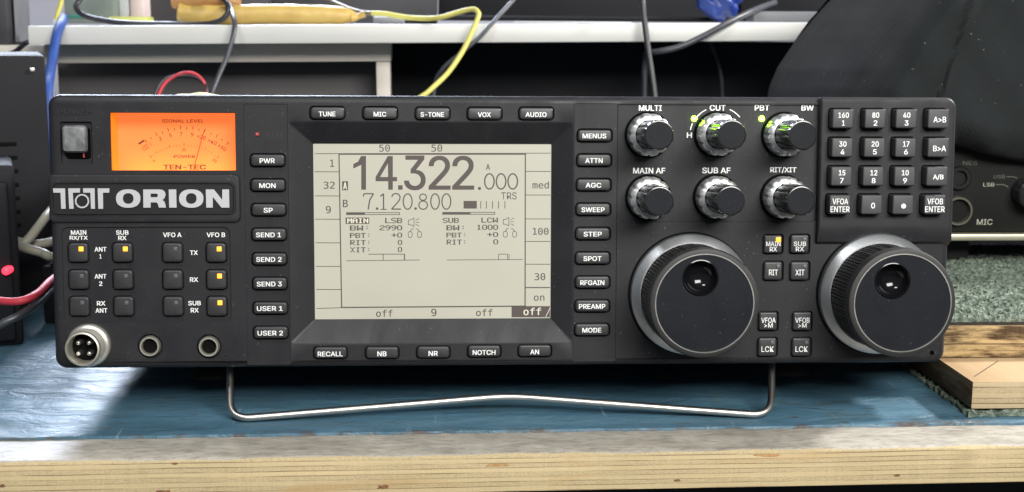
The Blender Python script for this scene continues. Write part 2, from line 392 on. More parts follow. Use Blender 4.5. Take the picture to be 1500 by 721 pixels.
# ------------------------------------------------------------------ lettering
_fdir = bpy.utils.system_resource('DATAFILES', path='fonts')
def _font(fn):
    try: return bpy.data.fonts.load(os.path.join(_fdir, fn))
    except Exception: return None
FONT = {'sans': _font('Inter.woff2'), 'mono': _font('DejaVuSansMono.woff2')}
_cache = {}
def glyphs(s, font='sans'):
    key = (s, font)
    if key in _cache: return _cache[key]
    cu = bpy.data.curves.new('lettering', 'FONT'); cu.body = s; cu.size = 1; cu.resolution_u = 3
    if FONT.get(font): cu.font = FONT[font]
    o = bpy.data.objects.new('lettering', cu); COL.objects.link(o)
    dg = bpy.context.evaluated_depsgraph_get(); ev = o.evaluated_get(dg); me = ev.to_mesh()
    vs = [(v.co.x, v.co.y) for v in me.vertices]; fs = [tuple(p.vertices) for p in me.polygons]
    ev.to_mesh_clear(); bpy.data.objects.remove(o); bpy.data.curves.remove(cu)
    _cache[key] = (vs, fs); return vs, fs
def put(pb, vs, fs, cx, cz, w, h, y, rot=0.0, mi=0):
    xs = [v[0] for v in vs]; zs = [v[1] for v in vs]
    x0, x1, z0, z1 = min(xs), max(xs), min(zs), max(zs)
    sz = h / (z1 - z0); sx = w / (x1 - x0) if w else sz
    new = []
    for x, z in vs:
        u, q = (x - (x0 + x1) / 2) * sx, (z - (z0 + z1) / 2) * sz
        new.append(pb.v(cx + u * cos(rot) - q * sin(rot), y, cz + u * sin(rot) + q * cos(rot)))
    for f in fs:
        try: pb.bm.faces.new([new[i] for i in f]).material_index = mi
        except ValueError: pass
def text(pb, s, x, y, w, h, d=0.0, font='sans', bold=.012, rot=0.0, mi=0, lift=.00008):
    p = pl(x, y, d); mx, mz = mpp(x, y, d); vs, fs = glyphs(s, font)
    W = w * mx if w else 0; b = bold * h * mz * 1.3
    if not bold: put(pb, vs, fs, p.x, p.z, W, h * mz, -d - lift, rot, mi); return
    for k, (ox, oz) in enumerate(((-b, b * .5), (b, -b * .5), (b, b * .5), (-b, -b * .5))):   # a heavier weight: the glyphs struck again a hair aside
        put(pb, vs, fs, p.x + ox * cos(rot) - oz * sin(rot), p.z + ox * sin(rot) + oz * cos(rot), W - 2 * b if W else 0, h * mz - b, -d - lift - k * .00001, rot, mi)
PIX = {'M': '10001 11011 10101 10101 10001 10001 10001', 'A': '01110 10001 10001 11111 10001 10001 10001', 'I': '01110 00100 00100 00100 00100 00100 01110',
       'N': '10001 11001 10101 10101 10011 10001 10001', 'L': '10000 10000 10000 10000 10000 10000 11111', 'S': '01111 10000 10000 01110 00001 00001 11110',
       'B': '11110 10001 10001 11110 10001 10001 11110', 'W': '10001 10001 10001 10101 10101 11011 10001', ':': '00000 00100 00000 00000 00100 00000 00000',
       'P': '11110 10001 10001 11110 10000 10000 10000', 'T': '11111 00100 00100 00100 00100 00100 00100', 'R': '11110 10001 10001 11110 10100 10010 10001',
       'X': '10001 01010 00100 00100 00100 01010 10001', 'U': '10001 10001 10001 10001 10001 10001 01110', 'C': '01110 10001 10000 10000 10000 10001 01110',
       '0': '01110 10001 10001 10001 10001 10001 01110', '1': '00100 01100 00100 00100 00100 00100 01110', '2': '01110 10001 00001 00110 01000 10000 11111',
       '9': '01110 10001 10001 01111 00001 00010 01100', '+': '00000 00100 00100 11111 00100 00100 00000', ' ': '00000 00000 00000 00000 00000 00000 00000'}
def pixel_text(pb, s, x0, y0, x1, y1, d, mi=0, lift=.0001):
    rows = [PIX[ch].split() for ch in s]; n = len(s) * 6 - 1
    for r in range(7):
        line = '0'.join(rows[i][r] for i in range(len(s)))
        k = 0
        while k < n:
            if line[k] == '1':
                e = k
                while e < n and line[e] == '1': e += 1
                rect(pb, x0 + (x1 - x0) * k / n, y0 + (y1 - y0) * r / 7, x0 + (x1 - x0) * (e + .42) / n, y0 + (y1 - y0) * (r + 1.04) / 7, d, mi, lift); k = e
            else: k += 1
def rect(pb, x0, y0, x1, y1, d, mi=0, lift=.0001):
    vs = [pl(*q, d) for q in ((x0, y0), (x1, y0), (x1, y1), (x0, y1))]
    pb.bm.faces.new([pb.v(p.x, -d - lift, p.z) for p in vs]).material_index = mi
def frame(pb, x0, y0, x1, y1, t, d, mi=0, lift=.0001):
    rect(pb, x0, y0, x1, y0 + t, d, mi, lift); rect(pb, x0, y1 - t, x1, y1, d, mi, lift)
    rect(pb, x0, y0 + t, x0 + t, y1 - t, d, mi, lift); rect(pb, x1 - t, y0 + t, x1, y1 - t, d, mi, lift)
def stroke(pb, pts, t, d, mi=0, lift=.0001):  # a line of t pixels through photo points
    for (a, b) in zip(pts, pts[1:]):
        dx, dy = b[0] - a[0], b[1] - a[1]; L = math.hypot(dx, dy) or 1; nx, ny = -dy / L * t / 2, dx / L * t / 2
        q = [pl(a[0] + nx, a[1] + ny, d), pl(b[0] + nx, b[1] + ny, d), pl(b[0] - nx, b[1] - ny, d), pl(a[0] - nx, a[1] - ny, d)]
        pb.bm.faces.new([pb.v(p.x, -d - lift, p.z) for p in q]).material_index = mi
def arc_px(cx, cy, r, a0, a1, n=10): return [(cx + r * cos(radians(a0 + (a1 - a0) * i / n)), cy - r * sin(radians(a0 + (a1 - a0) * i / n))) for i in range(n + 1)]

# ================================================================== THE SETTING
def world_box(bm, lo, hi):
    vs = [bm.verts.new((x, y, z)) for x in (lo[0], hi[0]) for y in (lo[1], hi[1]) for z in (lo[2], hi[2])]
    for q in ((0, 1, 3, 2), (4, 6, 7, 5), (0, 4, 5, 1), (2, 3, 7, 6), (0, 2, 6, 4), (1, 5, 7, 3)): bm.faces.new([vs[i] for i in q])
    return vs
def soft_box(lo, hi, bev=.002, seg=2):
    bm = bmesh.new(); world_box(bm, lo, hi)
    bmesh.ops.recalc_face_normals(bm, faces=bm.faces)
    bmesh.ops.bevel(bm, geom=bm.edges[:], offset=bev, segments=seg, profile=.5, affect='EDGES')
    return bm
def turned(o, loc, rz=0.0, ry=0.0): o.location = loc; o.rotation_euler = (0, ry, rz); return o

bm = bmesh.new(); world_box(bm, (-3, -2.5, -.78), (3, 3, -.74))
tag(link_mesh('floor', bm, 'floor'), None, None, kind='structure')
bm = bmesh.new(); world_box(bm, (-3, 1.45, -.74), (3, 1.52, 2.4))
tag(link_mesh('wall', bm, 'wall'), None, None, kind='structure')

# ------------------------------------------------------------------ the workbench
YAW = radians(1.1)
bench = empty('workbench', (0, 0, 0), 'blue topped plywood workbench with a worn bare strip along its front edge', 'workbench')
bench.rotation_euler = (0, 0, YAW)
bm = bmesh.new()                              # the board: worn front corner, ply layers on the front face
nx_ = 240; X0, X1 = -1.1, 1.1; YF, YB = -.0520, .98
def edge_wob(x, s): return .00035 * sin(x * 61 + s) + .00025 * sin(x * 173 + 2 * s) + .0002 * random.uniform(-1, 1)
prof = [(YB, -.0196), (YF, -.0196), (YF, -.0034), (YF + .0008, -.0022), (YF + .0022, -.0016), (-.0195, -.0016), (YB, -.0016)]
rows = []
for i in range(nx_ + 1):
    x = X0 + (X1 - X0) * i / nx_; w = edge_wob(x, 1)
    rows.append([bm.verts.new((x, y + (w if k in (3, 4) else 0), z + (w * .5 if k in (3,) else 0))) for k, (y, z) in enumerate(prof)])
for a, b in zip(rows, rows[1:]):
    for k in range(len(prof)):
        f = bm.faces.new((a[k], a[(k + 1) % 7], b[(k + 1) % 7], b[k])); f.material_index = 1 if k in (3, 4, 5) else 0
bm.faces.new(rows[0]); bm.faces.new(list(reversed(rows[-1])))
link_mesh('plywood_board', bm, ['ply', 'worn'], bench, smooth=40)
bm = bmesh.new(); rows = []                   # the blue sheet, its front edge nicked
for i in range(nx_ * 3 + 1):
    x = X0 + (X1 - X0) * i / (nx_ * 3); w = edge_wob(x * 1.7, 4) * 1.0 - (.0016 * random.random() if random.random() < .05 else 0) * -1
    rows.append([bm.verts.new(q) for q in ((x, YB, -.0016 + .0001), (x, -.0222 + w, -.0015), (x, -.0219 + w, -.0003), (x, -.0212 + w, 0), (x, YB, 0))])
for a, b in zip(rows, rows[1:]):
    for k in range(4): bm.faces.new((a[k], a[k + 1], b[k + 1], b[k]))
link_mesh('blue_sheet', bm, 'blue', bench, smooth=40)
bm = soft_box((-1.05, .93, -.74), (1.05, .95, -.0196), .002); link_mesh('dark_backing', bm, 'floor', bench)  # added dark sheet, covers the lit wall seen below the board
for sx in (-1.0, 1.0):
    for y in (.02, .86):
        bm = soft_box((sx - .03, y, -.74), (sx + .03, y + .06, -.0196), .004); link_mesh('leg', bm, 'ply_dark', bench)
# brown knots and plugs of the ply edge: inlaid pieces
M['knot_soft'] = mat('soft_brown_knot_wood', (.44, .27, .12), .7, var=(420, (.34, .18, .07), .05))
M['knot'] = mat('brown_knot_wood', (.24, .12, .05), .7, var=(500, (.10, .045, .02), .05))
rng = random.Random(12)
for (x, y, w, h) in ((241, 717, 21, 6), (562, 712, 17, 6.5), (729, 681, 36, 4.2), (993, 705.5, 11, 4), (1318, 700, 10, 4.5), (1128, 669, 40, 5), (6, 707, 12, 5), (258, 676, 9, 3)):
    q = Matrix.Rotation(-YAW, 3, 'Z') @ at(x, y, -.052); k = .568 / F; bm = bmesh.new(); loop = []
    for a in range(18):
        t = 2 * pi * a / 18; rr = 1 + rng.uniform(-.28, .22); cx_, sx_ = cos(t), sin(t)
        loop.append((q.x + math.copysign(abs(cx_) ** .7, cx_) * w * k / 2 * rr, q.z + math.copysign(abs(sx_) ** .7, sx_) * h * k / 2 * rr))
    fr = [bm.verts.new((u, YF - .00012, v)) for u, v in loop]; bk = [bm.verts.new((u, YF + .002, v)) for u, v in loop]
    bm.faces.new(fr); bm.faces.new(bk[::-1])
    for a in range(18): bm.faces.new((fr[a], bk[a], bk[(a + 1) % 18], fr[(a + 1) % 18]))
    link_mesh('knot', bm, 'knot_soft' if w > 30 else 'knot', bench)

# ================================================================== THE RADIO
BASE = Vector((0, .2, 0))
OFF = R_TILT.inverted() @ (UP0 - BASE)
radio = empty('radio_transceiver', BASE, 'wide black radio with orange lit meter and grey screen, leaning on a wire stand', 'radio')
radio.rotation_euler = (TILT, 0, 0)
def PBR(): return PB(OFF)
PROT = .0022                                  # how far the bar buttons stand out
# --- where the buttons are (photo pixels, centre), text, text width
BAR = [(392, 235, 'PWR', 22.5), (392.4, 271.4, 'MON', 24.4), (393.4, 307.5, 'SP', 13.6), (394, 343.6, 'SEND 1', 37.5), (394.5, 379.6, 'SEND 2', 38), (395.1, 415.6, 'SEND 3', 37.5),
       (395.8, 451.5, 'USER 1', 38.5), (396.5, 487.5, 'USER 2', 38),
       (479.5, 165.5, 'TUNE', 25), (556.8, 165.8, 'MIC', 18.8), (633.6, 166.3, 'S-TONE', 35), (709.8, 166.5, 'VOX', 19.4), (785.5, 166.4, 'AUDIO', 31.5),
       (484, 517, 'RECALL', 37.3), (559.8, 516.8, 'NB', 13.6), (634.8, 516.2, 'NR', 13.8), (709.4, 514.8, 'NOTCH', 34), (783.4, 514, 'AN', 13.2),
       (871.3, 198.7, 'MENUS', 35.4), (870.6, 234.8, 'ATTN', 26), (869.9, 270.9, 'AGC', 23.4), (869.3, 306.8, 'SWEEP', 34.5), (868.8, 342.5, 'STEP', 27), (868.5, 378.3, 'SPOT', 27),
       (868.2, 413.6, 'RFGAIN', 36), (867.9, 448.4, 'PREAMP', 39.4), (867.5, 483.2, 'MODE', 28.3)]
def bar_size(i): return (49.5, 17.0) if i < 13 or i >= 18 else (47.5, 16.4)
SQ = []                                       # left square keys: x, y, lit
for ci, x in enumerate((115, 179.9, 252.8, 317)):
    for ri, y in enumerate((370.2, 409.9, 449.0)):
        SQ.append((x + (ri - 1) * .9 * (1 if ci < 2 else .6), y, (ri == 0 and ci in (0, 1)) or ci == 3))
FN = [(1132.8, 357.8, (('MAIN', 21, -.5), ('RX', 10.6, 7.3)), True), (1171.7, 357.5, (('SUB', 18, -.3), ('RX', 12, 7.3)), False),
      (1132.8, 397, (('RIT', 13, 2.2),), False), (1171.7, 397, (('XIT', 13, 2.2),), False),
      (1125.6, 470.7, (('VFOA', 21, -1.5), ('>M', 12.3, 6.0)), None), (1175.3, 470.7, (('VFOB', 21, -1.5), ('>M', 12.3, 6.0)), None),
      (1124.4, 508.5, (('LCK', 18, 3.0),), False), (1174.2, 508.5, (('LCK', 18, 3.0),), False)]
COLUMN_L = (360, 153, 423, 534); COLUMN_R = (841, 152, 903, 529)
ANT = (92, 333, 337.5, 472.5); KPANEL = (905, 151, 1197.5, 324.8)
W_, H_ = .432, .130
pb = PBR()
full = rr_fn(0, 0, W_, H_, .0055)
FIL = .0034
r = pb.ring(full(0), .026); back = r
for i in range(6):
    a = pi / 2 * i / 5
    q = pb.ring(full(FIL * (1 - cos(a))), FIL * (1 - sin(a))); pb.bridge(r, q); r = q
outer = r
backhole = pb.ring(full(.004), .026); pb.bridge(back, backhole)
inner_end = pb.ring(full(.004), .20); pb.bridge(backhole, inner_end); pb.cap(inner_end)
holes = []
wellf = lambda x, y, w, h, rad, g=.0004: rr_fn(*(lambda c: (c[0], c[1], c[2] + 2 * g, c[3] + 2 * g))(px_box(x, y, w, h, 0)), rad + g)
bars = []
for i, (x, y, s, tw) in enumerate(BAR):
    w, h = bar_size(i); bars.append((i, wellf(x, y, w, h, .0015)))
def recess(rect_px, rad, depth, inner, ch=.0002):
    f = rr_fn(*px_rect(*rect_px), rad)
    r0 = pb.ring(f(-ch), 0); r1 = pb.ring(f(0), ch); r2 = pb.ring(f(0), depth); pb.bridge(r0, r1); pb.bridge(r1, r2)
    hs = [pb.well(g, depth, .0035) for g in inner]
    pb.sheet(r2, hs); return r0
holes.append(recess(COLUMN_L, .0006, .00022, [f for i, f in bars if i < 8]))
holes.append(recess(COLUMN_R, .0006, .00035, [f for i, f in bars if i >= 18]))
for i, f in bars:
    if 8 <= i < 18: holes.append(pb.well(f, 0, .0035))
SQW, SQH = 29.0, 28.0
sq_wells = [wellf(x, y, SQW, SQH, .0016, .0003) for x, y, lit in SQ]
holes.append(recess(ANT, .0030, .0008, sq_wells))
holes.append(recess(KPANEL, .0022, .0009, []))
for x, y, t, lit in FN: holes.append(pb.well(wellf(x, y, 27, 26.5, .0010, .0004), 0, .0035))
# screen opening with sloping sides
LCD_D = -.0062
o0 = px_rect(426, 181, 837.5, 500.5); i0 = px_rect(460.2, 211, 806.8, 466.8, LCD_D)
of = rr_fn(*o0, .0012); inf = rr_fn(*i0, .0004)
ra = pb.ring(of(-.0008), 0); rb = pb.ring(of(0), .0003); rc = pb.ring(inf(0), -LCD_D - .0004); rd = pb.ring(inf(-.0002), -LCD_D + .0006)
pb.bridge(ra, rb); pb.bridge(rb, rc); pb.bridge(rc, rd); holes.append(ra)
# meter opening, switch recess
mo = px_rect(161.8, 165.6, 344.8, 249.8); mf = rr_fn(*mo, .0003)
ra = pb.ring(mf(-.0003), 0); rb = pb.ring(mf(0), .0003); rc = pb.ring(mf(0), .0015); pb.bridge(ra, rb); pb.bridge(rb, rc); holes.append(ra)
holes.append(pb.well(rr_fn(*px_rect(89, 179, 134.5, 240.5), .0008), 0, .0016))
jacks = [(219.8, 507.2, 14.6), (306.2, 507.8, 14.6)]
for x, y, rp in jacks:
    p = pl(x, y); holes.append(pb.well(lambda k, p=p: circle(p.x, p.z, .0058 - k, 40), 0, .0030))
p = pl(1365, 517.5); holes.append(pb.well(lambda k, p=p: circle(p.x, p.z, .0011 - k, 16), 0, .003))
pb.sheet(outer, holes)
panel = link_mesh('front_panel', pb.bm, 'panel', radio, smooth=32)

# --- case behind the panel
pb = PBR(); cf = rr_fn(0, 0, .420, .118, .003)
ra = pb.ring(cf(0), .024); rb = pb.ring(cf(0), .40); pb.bridge(ra, rb); pb.cap(rb); pb.cap(list(reversed(ra)))
link_mesh('case', pb.bm, 'case', radio)

# --- bar buttons
def bar_button(i, x, y, s, tw):
    w, h = bar_size(i); base = .0006
    pb = PBR(); pb.plug(rr_fn(*px_box(x, y, w, h, PROT), .0016), .003, -PROT, .0008, 4)
    b = link_mesh('bar_button', pb.bm, 'button', radio, smooth=50)
    pb = PBR(); top = i >= 8 and i < 18
    text(pb, s, x + (0 if not top else .3) - .6, y + (.6 if not top else 1.6), tw * .98, 7.0, PROT, bold=.020)
    link_mesh('lettering', pb.bm, 'white', b, smooth=0)
for i, a in enumerate(BAR): bar_button(i, *a)

# --- antenna switch keys with a lamp window each
def lamp_square(x, y, s, d, material, parent):
    pb = PBR(); pb.plug(rr_fn(*px_box(x, y, s, s, d), .0003), -d + .0003, -d - .0003, .0002, 2)
    return link_mesh('lamp', pb.bm, material, parent, smooth=50)
for x, y, lit in SQ:
    pb = PBR(); d = .0016; pb.plug(rr_fn(*px_box(x, y, SQW, SQH, d), .0016), .003, -d, .0009, 4)
    b = link_mesh('square_button', pb.bm, 'button', radio, smooth=50)
    lamp_square(x + 4.6, y - 5.4, 7.0 if lit else 5.6, d, 'amber' if lit else 'offled', b)
for x, y, t, lit in FN:
    pb = PBR(); d = .0024; pb.plug(rr_fn(*px_box(x, y, 27, 26.5, d), .0011), .003, -d, .0008, 4)
    b = link_mesh('function_button', pb.bm, 'button', radio, smooth=50)
    pb = PBR()
    for s, w, dy in t: text(pb, s, x, y + dy, w, {'MAIN': 6.6, 'SUB': 6.6, 'RX': 6.6, 'VFOA': 7.6, 'VFOB': 7.6, '>M': 6.6}.get(s, 8.2), d, bold=.006)
    link_mesh('lettering', pb.bm, 'white', b, smooth=0)
    if lit is not None: lamp_square(x + 7.4, y - 6.6, 7.4 if lit else 5.6, d, 'amber' if lit else 'offled', b)

# --- keypad block at the right end
KD = .004; KF = .0095
pb = PBR(); c4 = px_rect(1200.5, 143.6, 1402.2, 338, KD)
xr = W_ / 2 + .0001; xl = c4[0] - c4[2] / 2; zt = H_ / 2 + .0001; zb = c4[1] - c4[3] / 2
def kf(k):
    x0, x1, z0, z1 = xl + k * .5, xr - k, zb + k, zt - k; out = []
    for (cx, cz, rad, a0) in ((x1, z1, max(.0052 - k, .0004), 0), (x0, z1, .0006, 90), (x0, z0, .0006, 180), (x1, z0, .0010, 270)):
        sx, sz = (1 if cx == x1 else -1), (1 if cz == z1 else -1)
        for i in range(6):
            a = radians(a0 + 18 * i); out.append((cx - sx * rad + rad * cos(a), cz - sz * rad + rad * sin(a)))
    return out
KEYS = [[('160', '1', 15.5, 4), ('80', '2', 10.2, 5.5), ('40', '3', 10.5, 5.8), ('A>B', None, 18.6, 0)],
        [('30', '4', 10.6, 5.8), ('20', '5', 10.6, 5.6), ('17', '6', 9.4, 5.6), ('B>A', None, 18.8, 0)],
        [('15', '7', 9.6, 5.2), ('12', '8', 10.2, 5.6), ('10', '9', 10.2, 5.6), ('A/B', None, 15.4, 0)],
        [('VFOA', 'ENTER', 23, 28), ('0', None, 5.6, 0), ('dot', None, 0, 0), ('VFOB', 'ENTER', 23, 28.5)]]
KX = [(1235.3, 1282.4, 1327.8, 1375.1), (1234.2, 1281.5, 1327, 1374.7), (1233, 1279.6, 1325.6, 1372.8), (1230.7, 1277.3, 1323.3, 1369.6)]
KY = (174, 216.3, 258.4, 300)
def foot_slope(ring, k):
    for v in ring:
        if v.co.z - OFF.z < zb + .0062: v.co.z -= k
    return ring
r = foot_slope(pb.ring(kf(0), .0008), .0078)
for i in range(7):
    a = pi / 2 * i / 6; q = foot_slope(pb.ring(kf(.0022 * (1 - cos(a))), -KD + (.0022 if i else .0042) * (1 - sin(a))), .0070 * (1 - i / 6) ** 1.3); pb.bridge(r, q); r = q
hs = []
for ri in range(4):
    for ci in range(4):
        c = px_box(KX[ri][ci], KY[ri], 31, 28.2, KF); hs.append(pb.well(rr_fn(c[0], c[1], c[2] + .0009, c[3] + .0009, .0012), -KD, .0030))
pb.sheet(r, hs)
link_mesh('keypad_panel', pb.bm, 'panel2', radio, smooth=32)
for ri in range(4):
    for ci in range(4):
        x, y = KX[ri][ci], KY[ri]; a, b_, wa, wb = KEYS[ri][ci]
        pb = PBR(); c = px_box(x, y, 31, 28.2, KF); pb.plug(rr_fn(*c, .0009), 0, -KF, .0007, 4)
        k = link_mesh('keypad_key', pb.bm, 'key', radio, smooth=50)
        pb = PBR()
        if a == 'dot':
            p = pl(x + .3, y + 2, KF); mm = mpp(x, y, KF)[0]
            pb.cap(pb.ring(circle(p.x, p.z, 3.5 * mm, 20), -KF - .0001))
        elif b_ is None: text(pb, a, x + 1.5, y + 1.3, wa, 8.2, KF, bold=.016)
        elif b_ == 'ENTER': text(pb, a, x + .2, y - 4.8, wa, 8.5, KF, bold=.012); text(pb, b_, x - .2, y + 6.6, wb, 8.3, KF, bold=.012)
        else: text(pb, a, x + .4, y - 5.2, wa, 7.8, KF, bold=.018); text(pb, b_, x, y + 6.3, wb, 7.6, KF, bold=.018)
        link_mesh('lettering', pb.bm, 'white', k, smooth=0)

# --- printing on the panel
pb = PBR(); dA = -.0008; dK = -.0009
for s, x, y, w, h in (('MAIN', 115.2, 340.7, 22.5, 6.6), ('RX/TX', 115.3, 348.7, 26.4, 6.8), ('SUB', 179.2, 340.7, 18.2, 6.6), ('RX', 179.3, 348.7, 12.2, 6.6),
                      ('VFO A', 252.4, 344.1, 27, 7), ('VFO B', 316.3, 344.1, 27, 7), ('ANT', 147.3, 365.3, 17.3, 6.8), ('1', 147.3, 375.6, 2.8, 6.6),
                      ('ANT', 147.3, 404.9, 17.3, 6.8), ('2', 147.6, 415.6, 4.8, 6.6), ('RX', 148.2, 444.5, 12.4, 6.8), ('ANT', 148.6, 454.9, 17.4, 6.8),
                      ('TX', 284, 370.3, 11.4, 6.8), ('RX', 284.2, 409.7, 12, 6.8), ('SUB', 285, 444.2, 18.4, 6.8), ('RX', 285.2, 454.6, 11.6, 6.8)):
    text(pb, s, x, y, w, h * .96, dA, bold=.020)
link_mesh('printed_lettering', pb.bm, 'white', radio, smooth=0)
pb = PBR()
for s, x, y, w, h in (('MULTI', 952.6, 158.4, 33.5, 8.6), ('CUT', 1051.3, 158.0, 23.4, 8.8), ('PBT', 1116.3, 157.9, 21.6, 8.6), ('BW', 1183, 157.9, 18.2, 8.6), ('H', 1009.8, 198.2, 7.4, 8),
                      ('MAIN AF', 950.9, 250.1, 47.2, 8.6), ('SUB AF', 1049.4, 249.8, 41.6, 8.8), ('RIT/XIT', 1147.4, 249.2, 38.4, 9)):
    text(pb, s, x, y, w, h * .96, dK, bold=.026)
link_mesh('printed_lettering', pb.bm, 'white', radio, smooth=0)
pb = PBR()
stroke(pb, arc_px(1052, 198.5, 41.5, 169, 155, 4), 1.3, dK); stroke(pb, arc_px(1052, 198.5, 41.5, 140, 115, 6), 1.3, dK); stroke(pb, arc_px(1052, 198.5, 41.5, 66, 40, 6), 1.3, dK)
link_mesh('printed_arc', pb.bm, 'white', radio, smooth=0)
pb = PBR()
for s, x, y, w, h in (('POWER', 110.5, 163.9, 51, 8), ('ALC', 400.5, 198.6, 24, 8), ('MIC', 173, 522, 23, 7.6), ('PH', 249, 522, 15, 7.4), ('CW', 334.8, 522, 18, 7.6)):
    p = pl(x, y); mx, mz = mpp(x, y); vs, fs = glyphs(s, 'sans')
    yy = .0005 if s == 'ALC' else 0
    k0 = len(pb.bm.faces); put(pb, vs, fs, p.x, p.z, w * mx, h * mz, yy)
pb.bm.normal_update()
ex = bmesh.ops.extrude_face_region(pb.bm, geom=pb.bm.faces[:])
for v in [g for g in ex['geom'] if isinstance(g, bmesh.types.BMVert)]: v.co.y -= .0004
link_mesh('embossed_lettering', pb.bm, 'relief', radio, smooth=0)

# --- lamps on the panel
def lamp_dome(x, y, rpx, d, material, name='lamp'):
    p = pl(x, y, d); mm = mpp(x, y, d)[0]; pb = PBR(); R = rpx * mm
    pb.lathe(p.x, p.z, [(R, -d + .0004, 0), (R, -d - .0003, 0), (R * .85, -d - .0008, 0), (R * .5, -d - .0012, 0), (R * .15, -d - .0013, 0)], 20)
    return link_mesh(name, pb.bm, material, radio, smooth=60)
lamp_dome(1016.8, 174, 4.1, dK, 'green'); lamp_dome(1115.7, 173.9, 4.1, dK, 'green'); lamp_dome(376.7, 197.2, 3.4, -.0005, 'dimred')

# --- power switch
pb = PBR(); c = px_rect(91, 184.5, 125.5, 222.5, .0035)
f = rr_fn(c[0], c[1], c[2], c[3], .0016)
ra = pb.ring(rrect(c[0] + .0006, c[1] - .0020, c[2] + .0006, c[3] + .003, .0014), .0014); rb = pb.ring(f(-.0004), -.0015)
pb.bridge(ra, rb, 1); r = rb
for k, yy in ((0, -.0030), (.0004, -.0036), (.0012, -.0039)):
    q = pb.ring(f(k), yy); pb.bridge(r, q, 0); r = q
for v in r: v.co.y += .0004 * (1 if v.co.z - OFF.z < c[1] else -.4)
pb.cap(r, 0)
sw = link_mesh('power_switch', pb.bm, ['switch', 'gloss'], radio, smooth=50)
pb = PBR(); p = pl(122, 224, -.001); pb.box((p.x + .0004, -.0010, p.z - .0022), (p.x + .0010, .0014, p.z + .0006))
link_mesh('lamp', pb.bm, 'dimred', sw)

# --- meter
MD = -.0150
cM = px_rect(161.8, 165.6, 344.8, 249.8)
xl, xr_, zt_, zb_ = cM[0] - cM[2] / 2 - .0001, cM[0] + cM[2] / 2 + .003, cM[1] + cM[3] / 2 + .0025, cM[1] - cM[3] / 2 - .0045
pb = PBR()
def quad(pb, pts, mi=0): pb.bm.faces.new([pb.v(*q) for q in pts]).material_index = mi
y0, y1 = .0016, -MD
quad(pb, [(xl, y0, zb_), (xl, y1, zb_), (xl, y1, zt_), (xl, y0, zt_)]); quad(pb, [(xr_, y0, zb_), (xr_, y1, zb_), (xr_, y1, zt_), (xr_, y0, zt_)])
quad(pb, [(xl, y0, zb_), (xl, y1, zb_), (xr_, y1, zb_), (xr_, y0, zb_)]); quad(pb, [(xl, y0, zt_), (xl, y1, zt_), (xr_, y1, zt_), (xr_, y0, zt_)])
quad(pb, [(xl, y1 + .001, zb_), (xr_, y1 + .001, zb_), (xr_, y1 + .001, zt_), (xl, y1 + .001, zt_)])
# a front lip so the housing shows only through the opening
meter = link_mesh('signal_meter', pb.bm, 'meterwall', radio, smooth=0, recalc=False)
pb = PBR(); quad(pb, [(xl, y1, zb_), (xr_, y1, zb_), (xr_, y1, zt_), (xl, y1, zt_)]); link_mesh('meter_card', pb.bm, 'meterface', meter, smooth=0, recalc=False)
pb = PBR()
def mz(p, q): return 155 + p / 6.865, 155 + q / 6.865
def mt(s, p, q, w, h, rot=0, bold=.0, font='sans'):
    x, y = mz(p, q); text(pb, s, x, y, w / 6.865 if w else 0, h / 6.865, MD, font, bold, radians(rot))
mt('SIGNAL LEVEL', 778, 154, 424, 34, 0, .022); mt('POWER', 790, 510, 214, 30, 0, .024); mt('TEN-TEC', 793, 617, 430, 50, 0, .05)
def tick(cx, cy, R, p, L, t):
    # p = horizontal place on the arc; the tick points away from the centre
    s = math.asin((p - cx) / R); ux, uy = sin(s), -cos(s)
    a = mz(cx + ux * R, cy + uy * R); b = mz(cx + ux * (R + L), cy + uy * (R + L)); stroke(pb, [a, b], t / 6.865, MD)
    return math.degrees(-s)
for i, p in enumerate((415, 460, 518, 575, 633, 692, 754, 813, 874, 935, 990, 1055, 1108, 1160, 1212)): tick(800, 868, 630, p, 38 if i % 2 == 0 else 22, 8)
for i, p in enumerate((462, 488, 518, 548, 578, 612, 645, 678, 714, 750, 787, 822, 856, 890, 962, 993, 1028, 1060, 1092, 1118)): tick(787, 912, 507, p, 30 if i in (0, 2, 6, 10, 15, 19) else 14, 7 if i in (0, 4, 6, 10, 19) else 5)
for s, p, q, w, h, rot in (('1', 450, 385, 12, 34, 35), ('3', 548, 333, 26, 40, 22), ('5', 650, 298, 26, 40, 13), ('7', 758, 286, 24, 40, 4), ('9', 870, 291, 26, 40, -7),
                           ('+20', 962, 314, 92, 40, -18), ('+40', 1072, 361, 92, 40, -28), ('+60', 1170, 418, 92, 40, -36), ('0', 485, 555, 18, 28, 35), ('50', 787, 443, 36, 28, 0), ('100', 1095, 551, 50, 28, -40)):
    mt(s, p, q, w, h, rot, .016)
x, y = mz(358, 367); stroke(pb, [mz(330, 385), mz(387, 349)], 20 / 6.865, MD)
bx = [mz(*q) for q in ((362, 418), (412, 388), (436, 420), (388, 450), (362, 418))]; stroke(pb, bx, .7, MD); mt('S', 399, 419, 22, 26, 33)
link_mesh('lettering', pb.bm, 'meterink', meter, smooth=0)
pb = PBR(); a = pl(*mz(990, 245), -.012); b = pl(*mz(878, 652), -.012)
dv = Vector((b.x - a.x, 0, b.z - a.z)); nv = Vector((-dv.z, 0, dv.x)).normalized() * .00016
quad(pb, [(a.x + nv.x, .0118, a.z + nv.z), (a.x - nv.x, .0118, a.z - nv.z), (b.x - nv.x, .0118, b.z - nv.z), (b.x + nv.x, .0118, b.z + nv.z)])
ex = bmesh.ops.extrude_face_region(pb.bm, geom=pb.bm.faces[:])
for v in [g for g in ex['geom'] if isinstance(g, bmesh.types.BMVert)]: v.co.y += .0004
link_mesh('needle', pb.bm, 'needle', meter, smooth=0)
